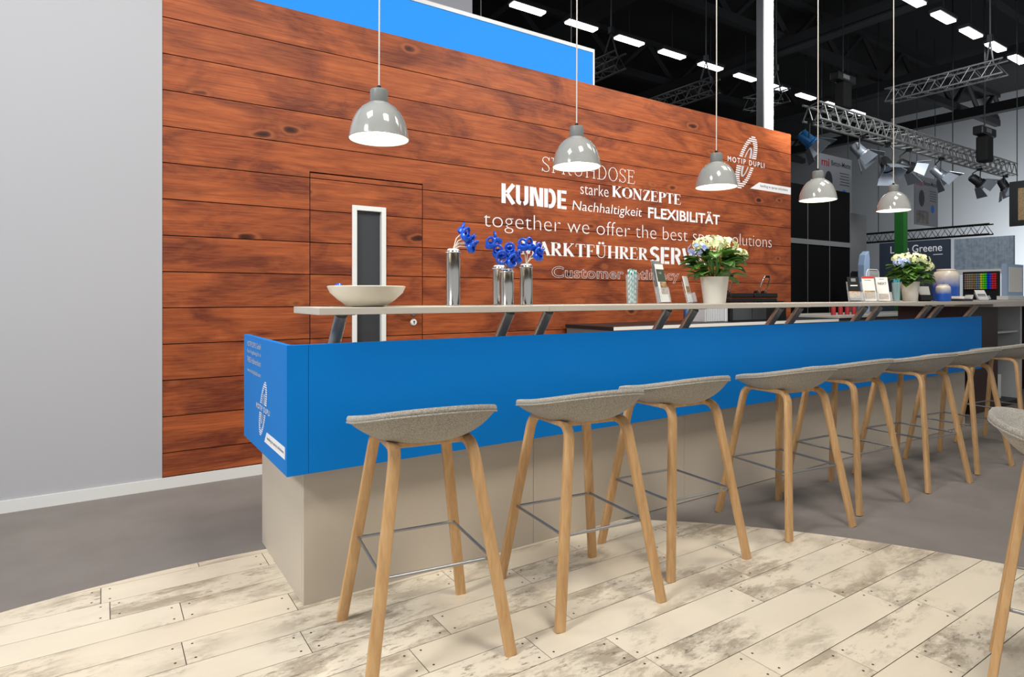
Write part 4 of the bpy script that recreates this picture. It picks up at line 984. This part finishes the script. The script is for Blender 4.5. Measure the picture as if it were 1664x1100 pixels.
# grey booth block, green post
a = onY(1382, 346, 9.6); b = onY(1408, 346, 9.6)
gb = thing('grey_booth', 'plain grey booth tower beside the black booth wall', 'booth', (a.x, 9.6, 0)); MB().box(0, b.x-a.x, 0, 1.2, 1.9, a.z).build('upper_block', 'booth_grey', gb); MB().box(0, 3.4, .05, 1.2, 0, 1.899).build('lower_block', 'booth_grey', gb); MB().box(.05, .4, -.04, .0, 1.75, 1.95).build('bracket', 'black', gb)
bb = thing('dark_booth', 'dark booth front with open shelves between grey tower and green post', 'booth', (b.x+.1, 12.6, 0))
MB().box(0, 3.2, 0, .6, 1.7, 2.7).build('header', 'navy_sign', bb); MB().box(0, 3.2, .1, .6, 0, 1.699).build('front', 'booth_grey', bb); MB().box(.3, 1.3, -.02, 0, 2.15, 2.3).build('sign_strip', 'paper_grey', bb); MB().box(0, 3.2, .2, .5, 2.701, 3.6).build('upper_screen', 'poster_grey', bb)
q = onY(1464, 400, 7.4)
gp = thing('green_post', 'dark green square post standing behind the second hydrangea', 'post', (q.x, 7.4, 0)); MB().box(-.105, .105, -.105, .105, 0.02, 3.3).build('shaft', 'green_post', gp); MB().box(-.16, .16, -.16, .16, 0, .02).build('foot', 'black', gp)
wc = onY(1409, 440, 8.0)
wl = thing('white_totem', 'pale angular totem standing in front of the grey booth', 'totem', (wc.x, 8.0, 0))
w2 = .14
MB().prism([(-w2, 0), (w2, 0), (w2, 2.17), (w2*.7, 2.36), (-w2*.55, 2.26), (-w2, 2.0)], lambda p, t: Vector((p[0], t, p[1])), 0, .16).build('body', 'pale_blue', wl, bevel=.01); MB().box(-.2, .2, -.05, .21, 0, .02).build('foot', 'steel_dark', wl)
# navy sign wall along the aisle, text reads along -Y
SXP = 20.0
ya, yb2 = onX(1541.5, 400, SXP).y, onX(1429, 400, SXP).y; zt2 = onX(1541, 388, SXP).z
ns = thing('navy_sign', 'navy sign wall with white serif lettering behind the blue jars', 'sign', (SXP, ya, 0))
MB().box(0, .15, 0, yb2-ya, 0, zt2).build('sign_board', 'navy_sign', ns)
def nsx(x, y): p = onX(x, y, SXP); return yb2-p.y, p.z
x0, z0 = nsx(1447, 412); x1, z1 = nsx(1531, 408)
place_text(mesh_text('Little Greene', .006), 'sign_lettering', 'print_white', Vector((0, yb2-ya, 0)), -EY, EZ, x0, x1, nsx(1500, 409)[1], nsx(1500, 397)[1], ns, -EX, .004, box=(0, .70))
mb = MB()
for i in range(5):
    yy = yb2-ya-x0-(x1-x0)*(.12+.12*i); mb.lathe([(0, 0), (.018, 0), (.018, .004), (0, .004)], (-.001, yy, nsx(1500, 414.5)[1]), 10, Matrix.Rotation(-math.pi/2, 4, 'Y'))
mb.build('sign_dots', 'print_white', ns)['kind'] = 'stuff'
MB().box(-.004, -.0005, .15, .15+.24, nsx(1500, 415)[1], nsx(1500, 414)[1]).build('sign_rule', 'print_white', ns)
ya3, yb3 = onX(1640, 400, SXP).y, onX(1543, 400, SXP).y; zt3 = onX(1600, 384, SXP).z; zb3 = onX(1600, 437, SXP).z
gp2 = thing('patterned_panel', 'grey patterned wallpaper panel over the colour fan display', 'panel', (SXP+.3, ya3, 0))
MB().box(0, .1, 0, yb3-ya3, zb3, zt3).build('panel', 'damask', gp2); MB().box(-.12, .1, 0, yb3-ya3, zb3-.12, zb3-.001).build('ledge', 'ivory_shelf', gp2)
for y_ in (.05, yb3-ya3-.05): MB().box(.02, .08, y_-.03, y_+.03, 0, zb3-.121).build('upright', 'ivory_shelf', gp2)
# colour fan of small cans
ya4, yb4 = onX(1620, 450, SXP).y, onX(1568, 450, SXP).y; zt4 = onX(1600, 444, SXP).z; zb4 = onX(1600, 470, SXP).z
cf = thing('colour_display', 'board of tiny rainbow coloured caps under the patterned panel', 'display', (SXP, ya4, zb4-.3))
MB().box(0, .08, -.05, yb4-ya4+.05, .0, zt4-zb4+.35).build('board', 'black', cf); MB().box(-.1, .08, -.05, yb4-ya4+.05, -(zb4-.3), -.001).build('cabinet', 'ivory_shelf', cf)
import colorsys
nc, nr = 14, 7
for i in range(nc):
    hue = .0 if i < 2 else (i-2)/(nc-2)*.95
    name = 'cap_colour_%d' % i
    sat = .85 if i < 7 else .25; val = .8 if i < 7 else .55
    hh = [0, .98, .62, .66, .33, .25, .16, .6, .55, .1, .08, .12, .1, .0][i]
    if i == 9: sat, val = .7, .6
    rgb = colorsys.hsv_to_rgb(hh, sat, val); mat(name, tuple(int(255*c) for c in rgb), .4)
    mb = MB()
    for j in range(nr):
        y_ = (yb4-ya4)*(i+.5)/nc; z_ = .3+(zt4-zb4)*(j+.5)/nr
        mb.lathe([(0, .05), (.028, .05), (.03, .0)], (-.001, y_, z_), 8, Matrix.Rotation(-math.pi/2, 4, 'Y'))
    o = mb.build('cap_column', name, cf)
# framed dark picture top right
q0 = onX(1640, 296, 21.0); q1 = onX(1700, 296, 21.0); q2 = onX(1640, 368, 21.0)
dp = thing('framed_picture', 'large dark framed picture hung over the aisle at the far stand', 'picture', (21.0, q1.y, q2.z))
MB().box(0, .1, 0, q0.y-q1.y, 0, q0.z-q2.z).build('frame', 'black', dp); MB().box(-.006, -.001, .15, q0.y-q1.y-.2, .15, q0.z-q2.z-.2).build('print', 'food_print', dp)
for i in (.2, .8): MB().tube([(.05, (q0.y-q1.y)*i, q0.z-q2.z), (.05, (q0.y-q1.y)*i, 11.52-q2.z)], .012, 6).build('wire', 'steel_dark', dp)
